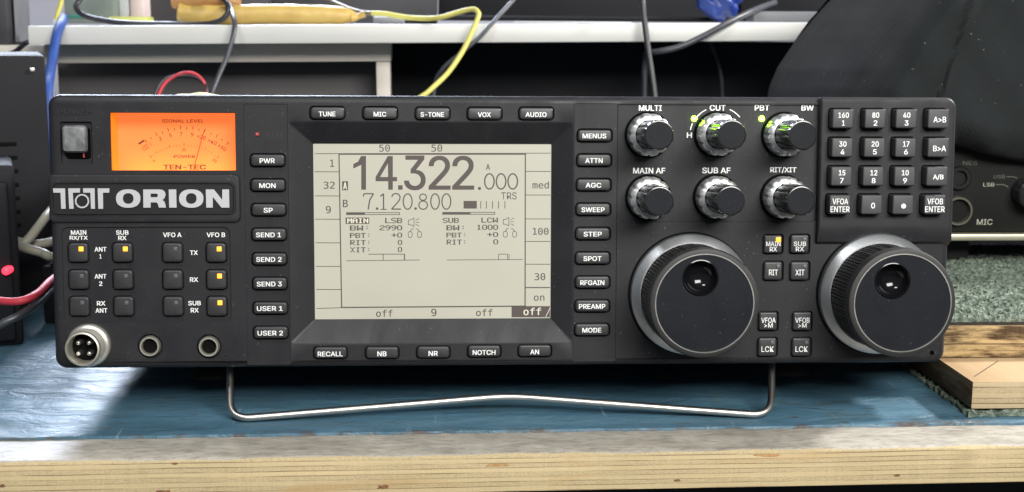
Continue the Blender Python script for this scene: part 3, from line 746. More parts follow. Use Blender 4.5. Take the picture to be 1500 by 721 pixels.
pb = PBR(); quad(pb, [(xl, .0012, zb_ + .004), (xr_ - .0028, .0012, zb_ + .004), (xr_ - .0028, .0012, zt_ - .002), (xl, .0012, zt_ - .002)])
link_mesh('glass', pb.bm, 'pane', meter, smooth=0)
# the meter's own bulb strip, down behind the lower edge of the opening
ld = bpy.data.lights.new('meter_bulb', 'AREA'); ld.shape = 'RECTANGLE'; ld.size = .052; ld.size_y = .004; ld.energy = .0085; ld.color = (1.0, .62, .06)
lo = bpy.data.objects.new('meter_bulb', ld); COL.objects.link(lo); lo.parent = radio
lo.location = Vector((cM[0], .0075, zb_ + .0012)) + OFF; lo.rotation_euler = (pi + radians(-28), 0, 0)

# --- raised trim under the meter with the name plate
pb = PBR(); pb.plug(rr_fn(*px_rect(70.5, 255, 352, 327, .0012), .0030), .001, -.0012, .0012, 4)
trim = link_mesh('name_trim', pb.bm, 'panel', radio, smooth=50)
pb = PBR(); c = px_rect(74, 266, 345, 314.5, .0020)
r0 = pb.ring(rrect(*c[:2], c[2], c[3], .0030), -.0010); r1 = pb.ring(rrect(*c[:2], c[2] - .0004, c[3] - .0004, .0030), -.0022)
r2 = pb.ring(rrect(*c[:2], c[2] - .0016, c[3] - .0016, .0026), -.0022); r3 = pb.ring(rrect(*c[:2], c[2] - .0026, c[3] - .0026, .0022), -.0014)
for a, b in ((r0, r1), (r1, r2), (r2, r3)): pb.bridge(a, b)
pb.cap(r3); plate = link_mesh('name_plate', pb.bm, 'plate', radio, smooth=30)
pb = PBR(); LD = .0014
def npx(p, q): return 70 + p / 5.263, 260 + q / 5.263
def poly(outer, inner=()):
    def ring_of(pts, dd): return [(lambda w: pb.v(w.x, -dd, w.z))(pl(*npx(*q), dd)) for q in pts]
    hi = .0021
    f0 = ring_of(outer, hi); b0 = ring_of(outer, LD - .0004); pb.bridge(f0, b0); hs = []
    for h in inner:
        f1 = ring_of(h, hi); b1 = ring_of(h, LD - .0004); pb.bridge(f1, b1); hs.append(f1)
    pb.sheet(f0, hs)
poly([(40, 85), (133, 85), (138, 242), (103, 242), (98, 118), (43, 118)])
poly([(157, 85), (249, 84), (247, 117), (193, 118), (200, 242), (165, 242)])
poly([(271, 84), (361, 84), (364, 242), (333, 242), (328, 118), (274, 118)])
poly([(384, 85), (476, 85), (473, 118), (425, 118), (427, 242), (390, 242)])
def ell(cx, cy, rx, ry, n=36, pw=1.0):
    out = []
    for i in range(n):
        a = 2 * pi * i / n; c_, s_ = cos(a), sin(a)
        out.append((cx + rx * math.copysign(abs(c_) ** pw, c_), cy + ry * math.copysign(abs(s_) ** pw, s_)))
    return out
poly(ell(264, 183, 55, 55), [ell(264, 183, 43, 43)])
poly(ell(620, 163, 94, 71, pw=.86), [ell(620, 163, 41, 41, pw=.9)])
poly(ell(1106, 163, 94, 71, pw=.86), [ell(1106, 163, 41, 41, pw=.9)])
poly([(735, 93)] + [(865 + 43 * sin(a), 132 - 39 * cos(a)) for a in [pi * i / 8 for i in range(9)]][:6] + [(897, 165), (882, 174), (899, 186), (905, 205), (911, 233), (857, 233), (849, 205), (838, 193), (793, 193), (793, 233), (737, 233)],
     [[(793, 125), (838, 125), (848, 132), (848, 146), (838, 153), (793, 153)]])
poly([(932, 93), (990, 93), (993, 233), (936, 233)])
poly([(1218, 93), (1280, 93), (1345, 174), (1345, 93), (1397, 93), (1400, 233), (1339, 233), (1272, 150), (1272, 233), (1222, 233)])
link_mesh('lettering', pb.bm, 'silver', plate, smooth=40)

# --- screen
LD_ = LCD_D
pb = PBR(); cs = px_rect(459, 209.5, 808, 468.5, LCD_D)
q = [(cs[0] - cs[2] / 2 - .0006, -LCD_D, cs[1] - cs[3] / 2 - .0006), (cs[0] + cs[2] / 2 + .0006, -LCD_D, cs[1] - cs[3] / 2 - .0006),
     (cs[0] + cs[2] / 2 + .0006, -LCD_D, cs[1] + cs[3] / 2 + .0006), (cs[0] - cs[2] / 2 - .0006, -LCD_D, cs[1] + cs[3] / 2 + .0006)]
quad(pb, q); screen = link_mesh('screen', pb.bm, 'lcd', radio, smooth=0, recalc=False)
pb = PBR(); D = LCD_D
def zl(p, q): return 450 + p / 2.5757, 200 + q / 2.575
def LL(pts, t=1.2): stroke(pb, [zl(*q) for q in pts], t, D)
# grid of the soft-key fields
LL([(28, 65), (919, 63)], 1.0); LL([(120, 67), (826, 67)], 1.7)
LL([(120, 66), (130, 646)], 1.7); LL([(823, 66), (822, 644)], 1.7); LL([(128, 645), (823, 640)], 1.8)
for i, y in enumerate((133, 224, 312, 401, 490, 577, 649)): LL([(28 + i * 1.2, y), (121 + i * 1.2, y + (.5 if i < 6 else -3))], 1.0)
for i, y in enumerate((132, 221, 311, 396, 482, 570)): LL([(823, y), (919 - i * .6, y)], 1.0 if i < 5 else 1.6)
def T(s, p, q, w, h, font='mono', bold=.0, mi=0):
    x, y = zl(p, q); text(pb, s, x, y, w / 2.5757 if w else 0, h / 2.575, D, font, bold, lift=.0001 if not mi else .0002, mi=mi)
T('50', 292, 44, 41, 27, bold=.008); T('50', 489, 44, 41, 27, bold=.008)
T('1', 94, 101, 15, 27, bold=.010); T('32', 83, 184, 42, 27, bold=.010); T('9', 80, 276, 19, 28, bold=.010)
T('med', 881, 183, 62, 27, bold=.010); T('100', 881, 358, 60, 26, bold=.010); T('30', 878, 529, 41, 27, bold=.010); T('on', 875, 610, 40, 20, bold=.010)
T('off', 291, 667, 62, 27, bold=.010); T('9', 478, 664, 20, 28, bold=.010); T('off', 668, 664, 62, 27, bold=.010)
# big digits, one by one
def big(s, p0, q0, p1, q1, bold=.010): T(s, (p0 + p1) / 2, (q0 + q1) / 2, p1 - p0, q1 - q0, 'sans', bold)
def shape(pts): pb.cap([(lambda w: pb.v(w.x, -D - .0001, w.z))(pl(*zl(*q), D)) for q in pts])
shape([(203, 74), (222, 74), (222, 201), (204, 201), (204, 107)]); shape([(203, 74), (204, 107), (174, 121), (174, 104), (192, 95)])
shape([(304, 74), (323, 74), (323, 201), (306, 201)]); shape([(258, 153), (304, 74), (306, 99), (275, 153)]); shape([(258, 153), (306, 153), (306, 169), (258, 169)]); shape([(323, 153), (339, 153), (339, 169), (323, 169)])
rect(pb, *zl(343, 184), *zl(360, 201), D)
big('3', 365, 72, 447, 203, .012); big('2', 458, 73, 541, 201, .012); big('2', 547, 73, 630, 201, .012)
def disc(p, q, r):
    w = pl(*zl(p, q), D); mm = mpp(*zl(p, q), D)[0]; pb.cap(pb.ring(circle(w.x, w.z, r / 2.575 * mm, 14), -D - .0001))
disc(650, 196, 6)
def oval(p0, q0, p1, q1, t=5.2):
    cx_, cy_, rx_, ry_ = (p0 + p1) / 2, (q0 + q1) / 2, (p1 - p0) / 2 - t / 2, (q1 - q0) / 2 - t / 2
    LL([(cx_ + rx_ * cos(2 * pi * i / 28), cy_ + ry_ * sin(2 * pi * i / 28)) for i in range(29)], t / 2.575)
for p in (667, 711, 755): oval(p, 138, p + 41, 201)
LL([(212, 227), (214, 216), (250, 216)], 1.7); LL([(250, 216), (236, 240), (230, 276)], 1.9); disc(264, 272, 5); LL([(276, 226), (288, 216), (288, 276)], 1.9); LL([(277, 275), (300, 275)], 1.4)
LL([(319, 228), (324, 218), (334, 215), (345, 218), (351, 228), (348, 240), (336, 255), (318, 274), (354, 274)], 1.8); oval(360, 214, 398, 277, 4.6); disc(409, 272, 5); oval(422, 215, 452, 243, 4.2); oval(419, 241, 456, 277, 4.4); oval(464, 214, 501, 277, 4.6); oval(506, 214, 544, 277, 4.6)
T('TRS', 761, 224, 58, 27, 'sans', .002); T('B', 144, 253, 19, 28, 'mono', .012)
rect(pb, *zl(132, 169), *zl(154, 203), D); T('A', 143, 186, 14, 26, 'mono', .02, 1)
T('A', 682, 115, 15, 21, 'mono', .016)
rect(pb, *zl(590, 243), *zl(640, 272), D)
for p in (655, 676, 699, 722, 746): LL([(p, 244), (p, 272)], 1.1)
for p0, p1, pm, q in ((147, 350, 218, 291), (510, 709, 616, 290)):
    frame(pb, *zl(p0, q - 5), *zl(p1, q + 5), 1.0, D); rect(pb, *zl(p0, q - 5), *zl(pm, q + 5), D, lift=.00013)
def PT(s, p0, q0, p1, q1, mi=0, lift=.0001): pixel_text(pb, s, *zl(p0, q0), *zl(p1, q1), D, mi, lift)
rect(pb, *zl(145, 306), *zl(234, 330), D); PT('MAIN', 151, 309, 229, 327, 1, .0002)
PT('LSB', 294, 307, 357, 327); PT('BW:', 161, 336, 236, 355); PT('2990', 273, 335, 357, 354); PT('PBT:', 161, 364, 240, 383); PT('+0', 318, 363, 357, 381)
PT('RIT:', 162, 391, 240, 410); PT('0', 342, 390, 357, 409); PT('XIT:', 162, 418, 240, 437); PT('0', 342, 417, 357, 436)
PT('SUB', 511, 307, 571, 326); PT('LCW', 657, 306, 718, 325); PT('BW:', 525, 335, 598, 354); PT('1000', 639, 333, 719, 352); PT('PBT:', 525, 363, 602, 381); PT('+0', 679, 361, 719, 379); PT('RIT:', 526, 389, 602, 408); PT('0', 702, 388, 719, 407)
for p, q in ((382, 307), (740, 305)):
    LL([(p, q + 8), (p + 9, q + 8), (p + 21, q), (p + 21, q + 33), (p + 9, q + 26), (p, q + 26), (p, q + 8)], .9)
    LL([(p + 27, q + 9), (p + 41, q + 2)], .8); LL([(p + 27, q + 17), (p + 40, q + 17)], .8); LL([(p + 27, q + 24), (p + 41, q + 31)], .8)
for p, q in ((381, 347), (740, 346)):
    LL([(p + 3, q + 12), (p + 12, q + 12), (p + 15, q + 18), (p + 15, q + 30), (p + 10, q + 34), (p + 3, q + 34), (p, q + 26), (p, q + 18), (p + 3, q + 12)], .9)
    LL([(p + 38, q + 12), (p + 47, q + 12), (p + 50, q + 18), (p + 50, q + 30), (p + 45, q + 34), (p + 38, q + 34), (p + 35, q + 26), (p + 35, q + 18), (p + 38, q + 12)], .9)
    LL([(p + 8, q + 12), (p + 12, q + 3), (p + 21, q + 1)], .9); LL([(p + 29, q + 1), (p + 38, q + 4), (p + 42, q + 12)], .9)
LL([(147, 469), (424, 466)], .9); LL([(231, 444), (368, 444)], 1.0); LL([(287, 444), (287, 468)], 1.0); LL([(367, 443), (367, 467)], 1.6)
LL([(527, 466), (814, 464)], .9); LL([(722, 465), (722, 444), (756, 444), (756, 464)], .9); LL([(762, 444), (761, 464)], .9)
x0, y0_ = zl(771, 640); x1, y1_ = zl(917, 682)
rect(pb, x0, y0_, x1 - .5, y1_, D); T('off', 849, 660, 66, 28, 'mono', .012, 1)
stroke(pb, [zl(900, 680), zl(917, 645)], .8, D, 1, .0002)
link_mesh('screen_image', pb.bm, ['lcdink', 'lcdpale'], screen, smooth=0)

# --- the six small knobs
def small_knob(x, y, n_ring=12, n_body=12):
    p = pl(x, y, .0052); cx, cz = p.x, p.z; ph = random.uniform(0, 1)
    fl = lambda a: (.5 - .5 * abs(sin(a * n_body / 2 + ph)) ** .6) * 1.0
    pb = PBR(); mod = lambda a: -.085 * max(0, cos(a * n_body + ph)) ** 1.1
    pb.lathe(cx, cz, [(.0072, .001, 0), (.0072, -.0085, 0), (.0073, -.0095, 1), (.0071, -.0300, 1), (.0070, -.0315, .6), (.0066, -.0326, 0), (.0062, -.0327, 0), (.0061, -.0323, 0)], 128, mod)
    k = link_mesh('rotary_knob', pb.bm, 'knob', radio, smooth=40)
    pb = PBR(); mod2 = lambda a: -.075 * max(0, cos(a * n_ring + ph)) ** 1.4
    pb.lathe(cx, cz, [(.0112, .0012, 0), (.0112, .0002, 0), (.0109, -.0005, 0), (.0098, -.0006, 0)], 80, close=False)
    link_mesh('knob_shadow_base', pb.bm, 'dark', k, smooth=40)  # black base ring that paints the shade round the knob's foot
    pb = PBR(); pb.lathe(cx, cz, [(.0101, -.0006, 0), (.0103, -.0016, 1), (.0101, -.0080, 1), (.0097, -.0088, .8), (.0086, -.0094, .2), (.0074, -.0097, 0), (.0072, -.0085, 0)], 130, mod2, close=False)
    link_mesh('knob_ring', pb.bm, 'ring', k, smooth=40)
    pb = PBR(); pb.cap(pb.ring(circle(cx, cz, .00605, 48), -.0326)); link_mesh('knob_cap', pb.bm, 'knobface', k, smooth=0)
for x, y in ((951.7, 197.7), (1053.6, 197.2), (1153, 198), (952.3, 290.4), (1052.2, 289.6), (1151, 289.6)): small_knob(x, y)

# --- the two tuning knobs
def tuning_knob(x, y, dx, dz):
    p = pl(x, y, .004); cx, cz = p.x, p.z; NT_ = 96
    pb = PBR(); kn = lambda a: -.022 * (1 if sin(a * NT_) > 0 else 0)
    prof = [(.0249, -.0060, 0), (.0249, -.0078, 1), (.0249, -.0285, 1), (.0251, -.0292, 0), (.0254, -.0302, 0), (.0254, -.0345, 0), (.0249, -.0358, 0), (.0238, -.0363, 0), (.0229, -.0363, 0)]
    pb.lathe(cx, cz, prof, NT_ * 4, kn, close=False)
    k = link_mesh('tuning_knob', pb.bm, 'rubber', radio, smooth=30)
    pb = PBR(); pb.lathe(cx, cz, [(.0300, .0008, 0), (.0300, -.0012, 0), (.0292, -.0012, 0)], 96, close=False); link_mesh('knob_shadow_base', pb.bm, 'dark', k, smooth=40)  # black rim, shade painted round the skirt
    pb = PBR(); pb.lathe(cx, cz, [(.0293, -.0008, 0), (.0294, -.0040, 0), (.0291, -.0049, 0), (.0284, -.0056, 0), (.0256, -.0074, 0), (.0250, -.0074, 0), (.0246, -.0050, 0)], 128, close=False)
    link_mesh('knob_skirt', pb.bm, 'skirt', k, smooth=25)
    pb = PBR(); pb.lathe(cx, cz, [(.0230, -.0362, 0), (.02295, -.0367, 0), (.02245, -.0367, 0), (.0223, -.0362, 0)], 128, close=False); link_mesh('face_ring', pb.bm, 'chrome', k, smooth=50)
    hx, hz = cx + dx, cz + dz
    pb = PBR(); ro = pb.ring(circle(cx, cz, .0226, 96), -.03625); rh = pb.ring(circle(hx, hz, .0082, 56), -.03625); pb.sheet(ro, [rh])
    rb = pb.ring(circle(hx, hz, .0082, 56), -.0355); pb.bridge(rh, rb)
    link_mesh('knob_face', pb.bm, 'knobface', k, smooth=30)
    pb = PBR(); prof = [(.0084, -.0362, 0), (.0083, -.0368, 0), (.0079, -.0369, 0), (.0075, -.0364, 0)]
    for i in range(1, 10):
        a = radians(10 + 80 * i / 10); prof.append((.0076 * cos(a), -.0364 + .0066 * sin(a), 0))
    pb.lathe(hx, hz, prof, 56); link_mesh('finger_dimple', pb.bm, 'gloss', k, smooth=60)
tuning_knob(1012.6, 431.6, -.00205, .0119)
tuning_knob(1288.0, 431.0, -.0050, .0104)

# --- sockets on the lower left
p = pl(131, 505.2, 0.0); cx, cz = p.x, p.z
pb = PBR(); thread = [(.0101, .0005, 0), (.0103, -.0012, 0), (.0097, -.0022, 0), (.0091, -.0026, 0)]
for i in range(7): thread += [(.0084, -.0030 - i * .0011, 0), (.0080, -.0035 - i * .0011, 0)]
thread += [(.0083, -.0112, 0), (.0079, -.0125, 0), (.0072, -.0127, 0), (.0069, -.0122, 0), (.0068, -.0035, 0)]
pb.lathe(cx, cz, thread, 64, close=False); mic = link_mesh('microphone_socket', pb.bm, 'nickel', radio, smooth=40)
pb = PBR(); pb.cap(pb.ring(circle(cx, cz, .0069, 40), -.0042)); link_mesh('dark_socket_disc', pb.bm, 'dark', mic, smooth=0)
for dx, dz in ((-.0025, .0025), (.0025, .0025), (-.0025, -.0025), (.0025, -.0025)):
    pb = PBR(); pb.lathe(cx + dx, cz + dz, [(.0011, -.0042, 0), (.0011, -.0096, 0), (.0008, -.0102, 0), (.0003, -.0105, 0)], 16); link_mesh('pin', pb.bm, 'chrome', mic, smooth=50)
for x, y, rp in jacks:
    p = pl(x, y); cx, cz = p.x, p.z
    pb = PBR(); pb.lathe(cx, cz, [(.0049, .003, 0), (.0049, -.0006, 0), (.00475, -.0013, 0), (.0044, -.0018, 0), (.0040, -.0018, 0), (.00365, -.0013, 0), (.0035, -.0004, 0), (.0034, .004, 0)], 48, close=False)
    j = link_mesh('headphone_socket', pb.bm, 'nickel', radio, smooth=40)
    pb = PBR(); pb.cap(pb.ring(circle(cx, cz, .00345, 32), .0006)); link_mesh('dark_socket_disc', pb.bm, 'dark', j, smooth=0)  # black disc near the mouth paints the dark inside of the hole

# --- feet and wire stand
def unlocal(w): return R_TILT.inverted() @ (Vector(w) - UP0)
for x0, x1 in ((288, 336), (1130, 1180)):
    a = pl(x0, 545, -.032); b = pl(x1, 545, -.032); zb = pl(x0, 558 if x0 < 500 else 552, -.025).z
    pb = PBR(); f = rr_fn((a.x + b.x) / 2, .032, b.x - a.x, .016, .004)
    # a short block hanging under the case
    lo = [pb.v(x, y, zb) for x, y in f(.0012)]; mi_ = [pb.v(x, y, zb + .0012) for x, y in f(0)]; hi = [pb.v(x, y, -.058) for x, y in f(0)]
    pb.bridge(lo, mi_); pb.bridge(mi_, hi); pb.cap(list(reversed(lo))); pb.cap(hi)
    link_mesh('foot', pb.bm, 'dark', radio, smooth=40)
RB = .0018
La = pl(337, 541, -.024) ; Lb = on_z(345, 601, .0060); Lc = on_z(368, 611.5, RB); Mid = Vector((.0005, .0052, RB + .0068))
Rc_ = on_z(1100, 606.0, RB); Rb_ = on_z(1123, 595, .0060); Ra = pl(1130.5, 536, -.024)
La.z += .006; Ra.z += .006
def rounded(a, b, c, r, k=12):
    u, v = (a - b).normalized(), (c - b).normalized(); p, q = b + u * r, b + v * r
    return [p * (1 - t) ** 2 + b * 2 * t * (1 - t) + q * t ** 2 for t in [i / k for i in range(k + 1)]]
Cl, Cr = on_z(337.5, 614.5, RB), on_z(1129.5, 609.0, RB)
Cl, Cr, Mid = unlocal(Cl), unlocal(Cr), unlocal(Mid)
path = [La] + rounded(La, Cl, Mid, .0100) + rounded(Cl, Mid, Cr, .012) + rounded(Mid, Cr, Ra, .0100) + [Ra]
bm = tube([p + OFF for p in path], RB, 12, 1); link_mesh('wire_stand', bm, 'chrome', radio, smooth=60)

# ================================================================== RIGHT OF THE RADIO
# lower board on the bench, a strip of carpet under it
zt = .0175
lo_b = empty('plywood_offcut', (.33, .08, 0), 'pale plywood offcut on a carpet strip on the blue bench, lowest of the stack', 'board')
def local_box(parent, name, lo, hi, material, bev=.0006, piv=None, rz=0):
    bm = soft_box(Vector(lo) - parent.location, Vector(hi) - parent.location, bev)
    if piv: bmesh.ops.rotate(bm, verts=bm.verts, cent=Vector(piv) - parent.location, matrix=Matrix.Rotation(rz, 3, 'Z'))
    return link_mesh(name, bm, material, parent, smooth=40)
M['woodtop'] = None
n = NT('pale_board_face'); g = n.noise(n.mapped((40, 5, 20)), 1.0, 6, .6, .8)
c = n.ramp(g, [(.3, (.36, .24, .13)), (.7, (.47, .34, .20))]); n.l(c, n.b.inputs['Base Color']); n.b.inputs['Roughness'].default_value = .6; M['woodtop'] = n.m
def board(name, x0, x1, y0, y1, z0, z1, medge, mtop, parent):
    bm = soft_box(Vector((x0, y0, z0)) - parent.location, Vector((x1, y1, z1)) - parent.location, .0005)
    bm.normal_update()
    for f in bm.faces: f.material_index = 1 if f.normal.z > .8 else 2 if f.normal.x < -.8 else 0
    return link_mesh(name, bm, [medge, mtop, 'ply_burnt'], parent, smooth=40, recalc=True)
M['ply_burnt'] = plywood('burnt_plywood_edge', .0035, .0175, 6.0, (.10, .085, .055), (.018, .012, .009), burn=.9)
def ply_at(name, z0, z1, layers, pale, dark, burn, oz): return plywood(name, z0 - oz, z1 - oz, layers, pale, dark, burn)
board('wood', .2295, .62, -.0075, .19, .0037, zt, 'ply_low', 'woodtop', lo_b)
bm = bmesh.new(); a, b = on_z(1427, 552, zt), on_z(1462, 529, zt); dv = (b - a).normalized(); nv = Vector((-dv.y, dv.x, 0)) * .0004
lo_v = [bm.verts.new(q + Vector((0, 0, .00006)) - lo_b.location) for q in (a + nv, b + nv, b - nv, a - nv)]; bm.faces.new(lo_v)
M['pencil'] = mat('dark_scored_line', (.12, .075, .04), .8); link_mesh('scored_line', bm, 'pencil', lo_b, smooth=0)
# carpet strip
def carpet_sheet(parent, name, x0, x1, y0, y1, z0, z1, step=.0022, amp=.0011):
    bm = bmesh.new(); nx = int((x1 - x0) / step); ny = int((y1 - y0) / step); L = parent.location; grid = []
    for j in range(ny + 1):
        row = []
        for i in range(nx + 1):
            e = (i in (0, nx)) or (j in (0, ny))
            row.append(bm.verts.new(Vector((x0 + (x1 - x0) * i / nx + random.uniform(-.4, .4) * step, y0 + (y1 - y0) * j / ny + random.uniform(-.4, .4) * step, z1 + random.uniform(-1, 1) * amp - (amp if e else 0))) - L))
        grid.append(row)
    for a, b in zip(grid, grid[1:]):
        for i in range(nx): bm.faces.new((a[i], a[i + 1], b[i + 1], b[i]))
    loop = grid[0] + [r[-1] for r in grid[1:]] + grid[-1][-2::-1] + [r[0] for r in grid[-2:0:-1]]
    low = [bm.verts.new(Vector((v.co.x, v.co.y, z0 - L.z))) for v in loop]
    for i in range(len(loop)):
        k = (i + 1) % len(loop); bm.faces.new((loop[i], low[i], low[k], loop[k]))
    return link_mesh(name, bm, 'carpet', parent, smooth=0)
carpet_sheet(lo_b, 'carpet_backing', .228, .50, -.0095, .10, .0002, .0026, .0026, .0009)
up_b = empty('carpeted_board', (.40, .15, zt), 'scorched plywood board with green grey carpet on top, under the old black radio', 'board')
M['ply_upl'] = plywood('scorched_plywood_layers', 0, .0186, 5.0, (.50, .35, .17), (.030, .015, .008), burn=.95)
M['ply_dark2'] = mat('dark_glue_line', (.03, .022, .018), .7)
board('wood', .20, .70, .0380, .34, zt + .0003, .0352, 'ply_upl', 'woodtop', up_b)
local_box(up_b, 'carpet_glue', (.2, .0383, .0353), (.70, .34, .0374), 'ply_dark2', .0003)
carpet_sheet(up_b, 'carpet', .200, .52, .0372, .26, .0372, .0402, .0016, .0013)

# the old radio on the carpet
OY = .175
old = empty('old_radio', (.42, OY + .1, .0402), 'old black radio on the carpeted board, half under the dark cloth', 'radio')
L = old.location
local_box(old, 'case', (.245, OY + .004, .062), (.62, OY + .22, .155), 'oldradio', .002)
zt1, zt0 = at(1450, 343, OY).z, at(1450, 352.5, OY).z
local_box(old, 'bottom_trim', (.243, OY - .001, zt0), (.64, OY + .012, zt1), 'trim', .0008)
for fx in (.30, .55):
    local_box(old, 'foot', (fx - .012, OY + .03, .0405), (fx + .012, OY + .055, zt0 + .001), 'rubber', .001)
    local_box(old, 'foot', (fx - .012, OY + .16, .0405), (fx + .012, OY + .185, .0615), 'rubber', .001)
def wlathe(name, cx, cz, prof, n, material, parent, close=False):
    pb = PB(-parent.location); pb.lathe(cx, cz, [(r, OY + .004 + y, 0) for r, y in prof], n, close=close); return link_mesh(name, pb.bm, material, parent, smooth=40)
c1 = at(1405, 310, OY); s = .79 / F
sock = wlathe('microphone_socket', c1.x, c1.z, [(.0095, .001), (.0095, -.002), (.0088, -.0035), (.0078, -.0035), (.0074, -.0025), (.0073, .006)], 40, 'oldnickel', old)
wlathe('dark_socket_disc', c1.x, c1.z, [(.0075, .0), (.0070, -.0004)], 30, 'dark', sock, True)
for dx, dz in ((-.0028, .0028), (.0028, .0028), (-.0028, -.0028), (.0028, -.0028)):
    wlathe('pin', c1.x + dx, c1.z + dz, [(.0011, 0), (.0011, -.004), (.0006, -.0045)], 12, 'chrome', sock, True)
c2 = at(1408, 262, OY)
j = wlathe('headphone_socket', c2.x, c2.z, [(.0078, .001), (.0078, -.001), (.0068, -.0022), (.0048, -.0022), (.0044, -.001), (.0042, .006)], 40, 'oldradio', old)
wlathe('dark_socket_disc', c2.x, c2.z, [(.0044, -.0001), (.0042, -.0003)], 24, 'dark', j, True)  # black disc painted as the dark of the jack hole
def wtext(parent, name, items, material, Y):
    pb = PB(-parent.location)
    for s_, x, y, w, h in items:
        p = at(x, y, Y); k = (Y - CAM.y) / F * 1.0; vs, fs = glyphs(s_, 'sans'); put(pb, vs, fs, p.x, p.z, w * k, h * k, Y)
    return link_mesh(name, pb.bm, material, parent, smooth=0)
wtext(old, 'lettering', [('MIC', 1442.3, 325.3, 24, 8.6), ('LSB', 1448.5, 270.6, 17, 5.6)], 'cream', OY + .0037)
wtext(old, 'faded_lettering', [('USB', 1464, 259, 17, 5.5), ('NES', 1421, 239, 22, 6)], 'faint', OY + .0037)
bm = bmesh.new(); pb = PB(-L); pb.bm = bm
def wstroke(pts, t, Y):
    for a, b in zip(pts, pts[1:]):
        dx, dy = b[0] - a[0], b[1] - a[1]; q = math.hypot(dx, dy); nx, ny = -dy / q * t / 2, dx / q * t / 2
        bm.faces.new([bm.verts.new(at(x, y, Y) - L) for x, y in ((a[0] + nx, a[1] + ny), (b[0] + nx, b[1] + ny), (b[0] - nx, b[1] - ny), (a[0] - nx, a[1] - ny))])
wstroke([(1459, 270.5), (1470, 270.5), (1477, 274)], 1.3, OY + .0037); wstroke([(1474, 259), (1484, 259), (1490, 261)], 1.0, OY + .0037)
link_mesh('printed_line', bm, 'faint', old, smooth=0)
wlathe('rotary_knob', *(lambda w: (w.x + .006, w.z))(at(1492, 283, OY)), [(.0095, .0), (.0095, -.012), (.0085, -.013)], 32, 'knob', old, True)

# dark cloth heaped over it
random.seed(3)
def cloth():
    bm = bmesh.new(); NU, NV = 120, 84; fr, bk = [], []
    def left(py):  # left outline in photo pixels
        pts = [(-260, 1345), (-120, 1300), (-40, 1258), (0, 1238), (35, 1206), (60, 1186), (110, 1151), (140, 1139), (180, 1133), (240, 1132)]
        for (a, xa), (b, xb) in zip(pts, pts[1:]):
            if a <= py <= b: return xa + (xb - xa) * (py - a) / (b - a)
        return pts[-1][1]
    def bottom(px): # lower outline
        pts = [(1100, 222), (1300, 216), (1400, 213), (1425, 219), (1445, 226), (1475, 233), (1500, 237), (1600, 250), (1800, 262), (1900, 264)]
        for (a, ya), (b, yb) in zip(pts, pts[1:]):
            if a <= px <= b: return ya + (yb - ya) * (px - a) / (b - a)
        return pts[-1][1]
    for j in range(NV + 1):
        rf, rb = [], []
        for i in range(NU + 1):
            u, v = i / NU, j / NV
            py0 = -250 + v * 480; xl = left(py0); px = xl + (1880 - xl) * u
            py = -250 + v * (bottom(px) + 250)
            # depth: round at the left edge, fullest near the seam, folds running down
            e = 1 - (1 - min(1, u / .30)) ** 2.2
            Y = .335 - .185 * e + .02 * max(0, -py / 250)
            s = px - (1420 - (py) * .33)            # distance from the seam
            Y += .004 * math.exp(-(s / 4.0) ** 2) - .0015 * math.exp(-((s - 9) / 9.0) ** 2)
            f1 = px - (1330 - py * .55); Y += .006 * math.exp(-(f1 / 40) ** 2) - .002 * math.exp(-((f1 - 60) / 40) ** 2)
            Y += .0016 * sin(px * .031 + py * .021) + .0009 * sin(px * .07 - py * .045 + 1) + .0004 * sin(px * .16 + py * .11)
            vv = max(0, (v - .90) / .10); Y += .018 * vv ** 2.4   # tucks under along its lower edge
            Y = min(Y, .35)
            p = at(px, py, Y); rf.append(bm.verts.new(p)); rb.append(bm.verts.new(Vector((p.x + .01, max(Y + .06, .40), p.z))))
        fr.append(rf); bk.append(rb)
    for g, flip in ((fr, 0), (bk, 1)):
        for a, b in zip(g, g[1:]):
            for i in range(NU):
                q = (a[i], a[i + 1], b[i + 1], b[i]); bm.faces.new(q if not flip else q[::-1])
    def edge(g): return g[0] + [r[-1] for r in g[1:]] + g[-1][-2::-1] + [r[0] for r in g[-2:0:-1]]
    ef, eb = edge(fr), edge(bk)
    for i in range(len(ef)):
        k = (i + 1) % len(ef); bm.faces.new((ef[i], eb[i], eb[k], ef[k]))
    return bm
tag(link_mesh('dark_cloth', cloth(), 'cloth', smooth=60), 'heaped dark grey woven cloth with a seam, draped over the old radio at right', 'cloth')

# ================================================================== LEFT OF THE RADIO
psu = empty('power_supply', (-.44, .30, 0), 'tall black steel box with a shiny top edge behind the small red lamp', 'power supply')
pr = at(65, 80, .26); PV = (pr.x, .26, 0); PA = radians(18)
local_box(psu, 'case', (-.66, .26, .004), (pr.x, .35, pr.z), 'psu', .003, PV, PA)
for fx in (-.60, pr.x - .03):
    for fy in (.275, .33): local_box(psu, 'foot', (fx - .012, fy - .01, 0), (fx + .012, fy + .01, .0045), 'rubber', .001, PV, PA)
for k in range(7): local_box(psu, 'vent_slot', (pr.x - .085, .2594, .055 + k * .009), (pr.x - .020, .2606, .0575 + k * .009), 'dark', .0004, PV, PA)
for sx_, sz_ in ((pr.x - .008, pr.z - .010), (pr.x - .008, .014)):
    local_box(psu, 'screw', (sx_ - .0016, .2590, sz_ - .0016), (sx_ + .0016, .2606, sz_ + .0016), 'chrome', .0005, PV, PA)
dev = empty('small_device', (-.30, .19, 0), 'small black device with a glowing red lamp, in front of the tall black box', 'device')
q = at(20, 240, .15); DV = (q.x, .15, 0); DA = radians(19)
local_box(dev, 'case', (-.40, .15, 0), (q.x, .20, q.z), 'psu', .003, DV, DA)
local_box(dev, 'front_cover', (-.40, .145, .004), (q.x - .004, .1515, q.z - .010), 'boxblack', .002, DV, DA)
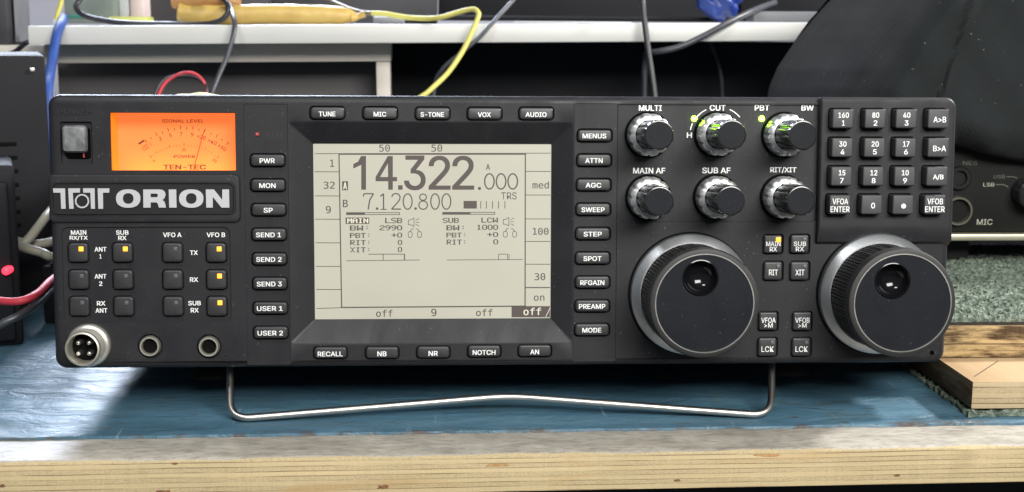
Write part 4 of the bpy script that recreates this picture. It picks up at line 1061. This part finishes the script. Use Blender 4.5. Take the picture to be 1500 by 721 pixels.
p = at(8, 397.5, .138); pb = PB(-dev.location); pb.lathe(p.x, p.z, [(.0024, .145, 0), (.0024, .1385, 0), (.0018, .1375, 0), (.0006, .1372, 0)], 18); link_mesh('lamp', pb.bm, 'redled', dev, smooth=60)
low = tag(link_mesh('low_box', soft_box((-.285, .205, 0), (-.222, .245, at(50, 390, .205).z), .002), 'boxblack'), 'low flat black box on the bench, between the small device and the big radio', 'box')
def cable(name, pts, r, material, label, cat='cable', group=None, n=10): return tag(link_mesh(name, tube(pts, r, n), material, smooth=70), label, cat, group)
cable('power_wire', [at(-120, 425, .10), at(-40, 436, .07), at(0, 441, .055), at(30, 441, .05), at(55, 430, .06), at(76, 410, .085), at(105, 392, .16), at(160, 380, .30), at(250, 370, .43)], .0021, 'redwire', 'red power wire sagging from the left edge to behind the big radio', 'wire')
cable('power_wire', [at(-140, 545, .06), at(-40, 498, .04), at(0, 476, .04), at(30, 461, .045), at(58, 442, .06), at(76, 424, .085), at(105, 402, .17), at(160, 388, .30), at(250, 378, .43)], .0021, 'blackcable', 'black power wire running below the red one to behind the big radio', 'wire')
cable('beige_cable', [at(10, 366, .215), at(26, 360, .21), at(40, 352, .21), at(58, 330, .22), at(72, 312, .235), at(95, 290, .28), at(130, 280, .45)], .0030, 'beigecable', 'thick beige cable rising towards the back of the big radio')
cable('beige_cable', [at(10, 352, .21), at(26, 360, .205), at(42, 365, .20), at(60, 370, .20), at(76, 377, .205), at(105, 385, .26), at(150, 380, .45)], .0030, 'beigecable', 'thick beige cable sloping down behind the big radio, forking from the rising one')
cable('beige_cable', [at(12, 350, .222), at(40, 357, .22), at(60, 357, .225), at(76, 354, .235), at(105, 350, .28), at(140, 350, .45)], .0030, 'beigecable', 'thick beige cable lying level behind the two sloping ones')

# ================================================================== BEHIND THE RADIO
SH = .5; roll = -math.atan2(at(1205, 33, SH).z - at(40, 38, SH).z, at(1205, 33, SH).x - at(40, 38, SH).x)
z_t = at(40, 38, SH).z; th = z_t - at(40, 66, SH).z; sx0 = at(40, 38, SH).x
shelf = empty('shelf', (sx0, SH, z_t), 'long white shelf with a grey steel rail below, over the back of the bench', 'shelf')
shelf.rotation_euler = (0, roll, 0)
def shelf_z(x): return z_t - (x - sx0) * math.tan(roll)
bm = soft_box((0, 0, -th), (1.25, .34, 0), .0012); link_mesh('shelf_board', bm, 'shelfwhite', shelf)
w = at(572, 70, .545).x - sx0
bm = soft_box((-.12, .045, -th - .0165), (w, .075, -th - .0006), .001); link_mesh('rail', bm, 'shelfgrey', shelf)
xa, xb = at(550, 100, .545).x - sx0, at(571, 100, .545).x - sx0
for (u0, u1, y) in ((xa, xb, .047), (1.20, 1.22, .047), (xa, xb, .30), (1.20, 1.22, .30), (-.11, -.09, .30)):
    bm = soft_box((u0, y, -z_t - .003 - u0 * math.tan(-roll) * 0), (u1, y + .02, -th - .0167 if u0 < 1 and y < .1 else -th), .001); link_mesh('post', bm, 'shelfgrey', shelf)
def cabinet(name, x0, y0, x1, y1, Y, depth, material, label, cat, bev=.003, rest=None, group=None):
    a = at(x0, y0, Y); b = at(x1, y1, Y); zb = b.z if rest is None else rest
    return tag(link_mesh(name, soft_box((min(a.x, b.x), Y, zb), (max(a.x, b.x), Y + depth, a.z), bev), material), label, cat, group)
# cabinets under the shelf
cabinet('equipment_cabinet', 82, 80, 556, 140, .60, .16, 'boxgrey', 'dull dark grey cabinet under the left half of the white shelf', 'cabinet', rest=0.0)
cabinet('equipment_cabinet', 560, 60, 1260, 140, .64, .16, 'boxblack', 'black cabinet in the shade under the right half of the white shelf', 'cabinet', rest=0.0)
# equipment standing on the shelf, from left to right
zs = lambda px, Y: shelf_z(at(px, 36, Y).x)
def on_shelf(name, x0, y0, x1, Y, depth, material, label, cat, bev=.002):
    a, b = at(x0, y0, Y), at(x1, y0, Y); z0 = max(shelf_z(a.x), shelf_z(b.x)) + .0004
    return tag(link_mesh(name, soft_box((a.x, Y, z0), (b.x, Y + depth, a.z), bev), material), label, cat)
cart = empty('carton', (at(125, 20, .60).x, .65, zs(125, .60)), 'pale green carton with a teal stripe on the left end of the shelf', 'carton')
a, b = at(90, -60, .60), at(164, -60, .60); z0 = zs(125, .6) + .002
bm = soft_box(Vector((a.x, .60, z0)) - cart.location, Vector((b.x, .68, a.z)) - cart.location, .002); link_mesh('box', bm, 'carton', cart)
a2, b2 = at(93, 22, .5985), at(140, 26.5, .5985)
bm = soft_box(Vector((a2.x, .5985, b2.z)) - cart.location, Vector((b2.x, .602, a2.z)) - cart.location, .0003); link_mesh('stripe', bm, 'teal', cart)
on_shelf('packet', 165, -50, 187, .62, .06, 'glossgrey', 'plain pale grey packet beside the carton on the shelf', 'packet')
on_shelf('packet', 187.5, -50, 209, .615, .06, 'pink', 'crumpled pinkish white packet standing between the grey packet and the black case', 'packet')
on_shelf('card_sleeve', 158, 24, 215, .585, .03, 'lime', 'yellow green card sleeve lying under the cable loop on the shelf', 'card')
on_shelf('equipment_case', 210, -60, 392, .64, .10, 'casegrey', 'dark grey equipment case behind the orange end of the yellow sleeve', 'case')
on_shelf('equipment_case', 394, -60, 640, .66, .12, 'casegrey', 'dark grey equipment case behind the yellow sleeve and brown cable', 'case')
on_shelf('equipment_case', 600, 22, 1250, .575, .10, 'boxblack', 'long low black equipment case with a pale strip along its foot', 'case')
on_shelf('equipment_case', 642, -60, 1085, .70, .10, 'boxblack', 'tall black equipment case behind the long low one', 'case')
on_shelf('equipment_case', 1087, -60, 1300, .70, .10, 'boxblack', 'black equipment case behind the blue plastic bag', 'case')
on_shelf('grey_block', 546, 24, 592, .56, .03, 'midgrey', 'small bluish grey block at the tip of the yellow sleeve', 'block')
on_shelf('pale_strip', 752, 31.5, 926, .515, .006, 'glossgrey', 'thin glossy pale strip lying on the shelf by the hanging black cable', 'strip', .0008)
on_shelf('grey_tray', 1104, 16.5, 1222, .53, .03, 'midgrey', 'grey plastic tray on the right end of the shelf beside the cloth', 'tray')
# yellow sleeve
pts = [at(x, y, .535) for x, y in ((262, 18), (300, 23), (380, 21), (440, 21.5), (500, 23), (520, 24))]
def roll_mesh(pts, radii, seed, n=22):
    bm = tube(pts, 1.0, n, 6); rng = random.Random(seed); bm.verts.ensure_lookup_table(); k = len(bm.verts) // n
    for i in range(k):
        ring = [bm.verts[i * n + q] for q in range(n)]; c_ = sum((v.co for v in ring), Vector()) / n
        t = i / (k - 1) * (len(radii) - 1); j = min(int(t), len(radii) - 2); r_ = radii[j] + (radii[j + 1] - radii[j]) * (t - j)
        for v in ring: v.co = c_ + (v.co - c_) * r_ * (1 + rng.uniform(-.05, .05))
    return bm
slv = tag(link_mesh('padded_sleeve', roll_mesh(pts, [.0075, .0088, .0085, .0088, .0078, .0040], 5), 'bag', smooth=60), 'long yellow padded sleeve with an orange flap lying on the white shelf', 'sleeve')
bm = roll_mesh([at(x, y, .540) for x, y in ((252, 6), (285, 1), (322, 1), (352, 4))], [.0040, .0070, .0072, .0050], 8); link_mesh('flap', bm, 'bagend', slv, smooth=60)
bm = roll_mesh([at(x, y, .533) for x, y in ((515, 26), (525, 24), (534, 20))], [.0045, .0026, .0032], 9, 12); link_mesh('twisted_end', bm, 'bag', slv, smooth=60)
# blue bag: a lumpy closed form
bm = bmesh.new(); bmesh.ops.create_icosphere(bm, subdivisions=4, radius=1); c0 = at(1052, 2, .56); rng = random.Random(4)
for v in bm.verts:
    q = v.co.copy(); d = 1 + .10 * sin(q.x * 7 + q.z * 5) + .07 * sin(q.y * 9 + q.x * 4 + 2) + .05 * sin(q.z * 13 + q.x * 8)
    v.co = Vector((q.x * d * .020, q.y * d * .016, q.z * d * .0165)) + c0
    zf = shelf_z(v.co.x) + .0005
    if v.co.z < zf: v.co.z = zf
tag(link_mesh('plastic_bag', bm, 'bluebag', smooth=70), 'crumpled blue plastic bag on the shelf behind the grey cable', 'bag')
# wall-side device at the far left
side = empty('wall_unit', (at(5, 60, .55).x - .03, .55, z_t - .03), 'dark grey unit at the upper left corner beside the shelf end', 'unit')
a, b = at(-60, -80, .55), at(14, 70, .55); sideL = side.location
bm = soft_box(Vector((a.x, .55, b.z)) - sideL, Vector((b.x, .60, a.z)) - sideL, .002); link_mesh('body', bm, 'casegrey', side)
a, b = at(14.2, -80, .56), at(25, 62, .56); bm = soft_box(Vector((a.x, .56, b.z)) - sideL, Vector((b.x, .60, a.z)) - sideL, .001); link_mesh('side_panel', bm, 'midgrey', side)
a, b = at(-60, 68, .552), at(70, 81, .552); bm = soft_box(Vector((a.x, .565, b.z - .17)) - sideL, Vector((b.x - .016, .60, a.z)) - sideL, .001); link_mesh('stand', bm, 'shelfgrey', side)

# cables
R3 = .0024
cable('thick_blue_cable', [at(93, 26, .56), at(91, 32, .51), at(84, 48, .488), at(78, 80, .47), at(73, 110, .45), at(70, 140, .43), at(74, 200, .42), at(90, 300, .42)], .0040, 'bluecable', 'thick blue cable bending over the left end of the shelf and down')
yc = cable('short_yellow_cable', [at(95, -40, .53), at(90, 0, .53), at(85, 18, .53), at(82, 32, .53), at(81, 37, .53)], .0020, 'yellowcable', 'short yellow cable with a white plug hanging at the left end of the shelf')
link_mesh('plug', tube([at(82.5, 29, .53), at(81.5, 33, .53), at(82.5, 36.5, .53)], .0030, 12), 'glossgrey', yc)
cable('black_cable', [at(182, -30, .545), at(130, -12, .54), at(114, 4, .535), at(112, 12, .53), at(122, 22, .525), at(145, 29, .52), at(185, 34, .515), at(235, 35.5, .515), at(290, 36, .515), at(318, 32, .512), at(332, 22, .512), at(334, 8, .515), at(318, -12, .53), at(300, -40, .54)], .0024, 'blackcable', 'black cable looped across the carton and sleeve on the shelf')
cable('grey_cable', [at(336, 6, .53), at(341, 22, .50), at(344, 36, .487), at(341, 55, .48), at(333, 82, .475), at(320, 112, .465), at(309, 140, .455), at(300, 175, .45), at(298, 240, .44)], .0021, 'greycable', 'dark grey cable hanging from the yellow sleeve down behind the orange meter')
cable('yellow_cable', [at(545, 19.5, .53), at(565, 20.5, .525), at(600, 26, .515), at(640, 26.5, .50), at(672, 18, .495), at(692, 13.5, .49), at(700, 18, .485), at(700, 26, .482), at(690, 50, .478), at(676, 78, .474), at(655, 108, .468), at(628, 134, .46), at(600, 160, .455), at(585, 230, .44)], .0022, 'yellowcable', 'pale yellow cable arching over the shelf edge and down behind the screen')
cable('brown_cable', [at(440, -30, .62), at(476, -4, .61), at(500, 8, .58), at(525, 17, .55), at(545, 19.5, .53)], .0019, 'browncable', 'thin brown cable slanting down to join the yellow cable')
cable('slate_cable', [at(775, -30, .53), at(752, 0, .515), at(730, 24, .50), at(706, 50, .487), at(692, 64, .484), at(670, 82, .484), at(648, 102, .486), at(636, 130, .49), at(630, 220, .48)], .0018, 'greycable', 'slate grey cable crossing the shelf edge beside the yellow cable')
cable('hanging_black_cable', [at(936, -40, .50), at(941, 0, .488), at(944, 30, .484), at(949, 70, .478), at(955, 110, .472), at(959, 140, .468), at(963, 190, .46), at(966, 260, .45)], .0026, 'blackcable', 'straight black cable hanging in front of the shelf above the small knobs')
cable('slanting_cable', [at(1135, 4, .56), at(1118, 10, .535), at(1098, 18, .51), at(1065, 34, .493), at(1030, 53, .486), at(995, 69, .484), at(965, 76, .488), at(952, 78, .50), at(945, 90, .52), at(944, 180, .52)], .0026, 'greycable', 'dark grey cable slanting from the blue bag down across the shelf edge')
cable('thin_dark_cable', [at(1040, 62, .62), at(1047, 80, .60), at(1055, 105, .58), at(1058, 140, .56), at(1058, 230, .54)], .0016, 'greycable', 'faint dark cable hanging in the shade under the shelf')
cable('wall_unit_lead', [at(4, 82, .53), at(22, 76, .525), at(32, 68, .52), at(41, 62, .515), at(56, 60, .53), at(80, 64, .56)], .0022, 'blackcable', 'short dark lead running from the shelf end to the wall unit')
for k, (mcol, lab, o) in enumerate((('redwire', 'thin red wire arching up behind the orange meter', 0), ('blackcable', 'thin black wire arching beside the red one behind the orange meter', -5))):
    cable('thin_wire', [at(226 + o, 180, .44), at(232 + o, 140, .445), at(246 + o, 118 - k, .45), at(270 + o, 107 + k * 4, .452), at(288 + o * .4, 110 + k * 3, .452), at(300, 124, .45), at(303, 140, .445), at(305, 200, .44)], .0015, mcol, lab, 'wire')
# a scrap of pale paper on top of the front panel
a, b = pl(262, 137, -.012), pl(317, 137, -.012)
bm = bmesh.new(); prev = None; rng = random.Random(2); z0 = H_ / 2 + .0001
for i in range(15):
    t = i / 14; x = a.x + (b.x - a.x) * t; h = .0004 + .0009 * max(0, sin(pi * min(1, max(0, (t - .35) / .6)))) + rng.uniform(0, .0002); y0 = .006 + rng.uniform(-.0008, .0008)
    cur = [bm.verts.new(q) for q in ((x, y0, z0), (x, y0 + .001, z0 + h), (x, .022, z0 + h * .6), (x, .022, z0))]
    if prev:
        for q in range(4): bm.faces.new((prev[q], prev[(q + 1) % 4], cur[(q + 1) % 4], cur[q]))
    else: bm.faces.new(cur)
    prev = cur
bm.faces.new(prev[::-1])
bmesh.ops.transform(bm, matrix=Matrix.Translation(UP0) @ R_TILT.to_4x4(), verts=bm.verts)
M['paper'] = mat('cream_paper', (.66, .62, .44), .7)
tag(link_mesh('paper_scrap', bm, 'paper'), 'thin cream paper scrap lying on top of the radio above the meter', 'paper scrap')
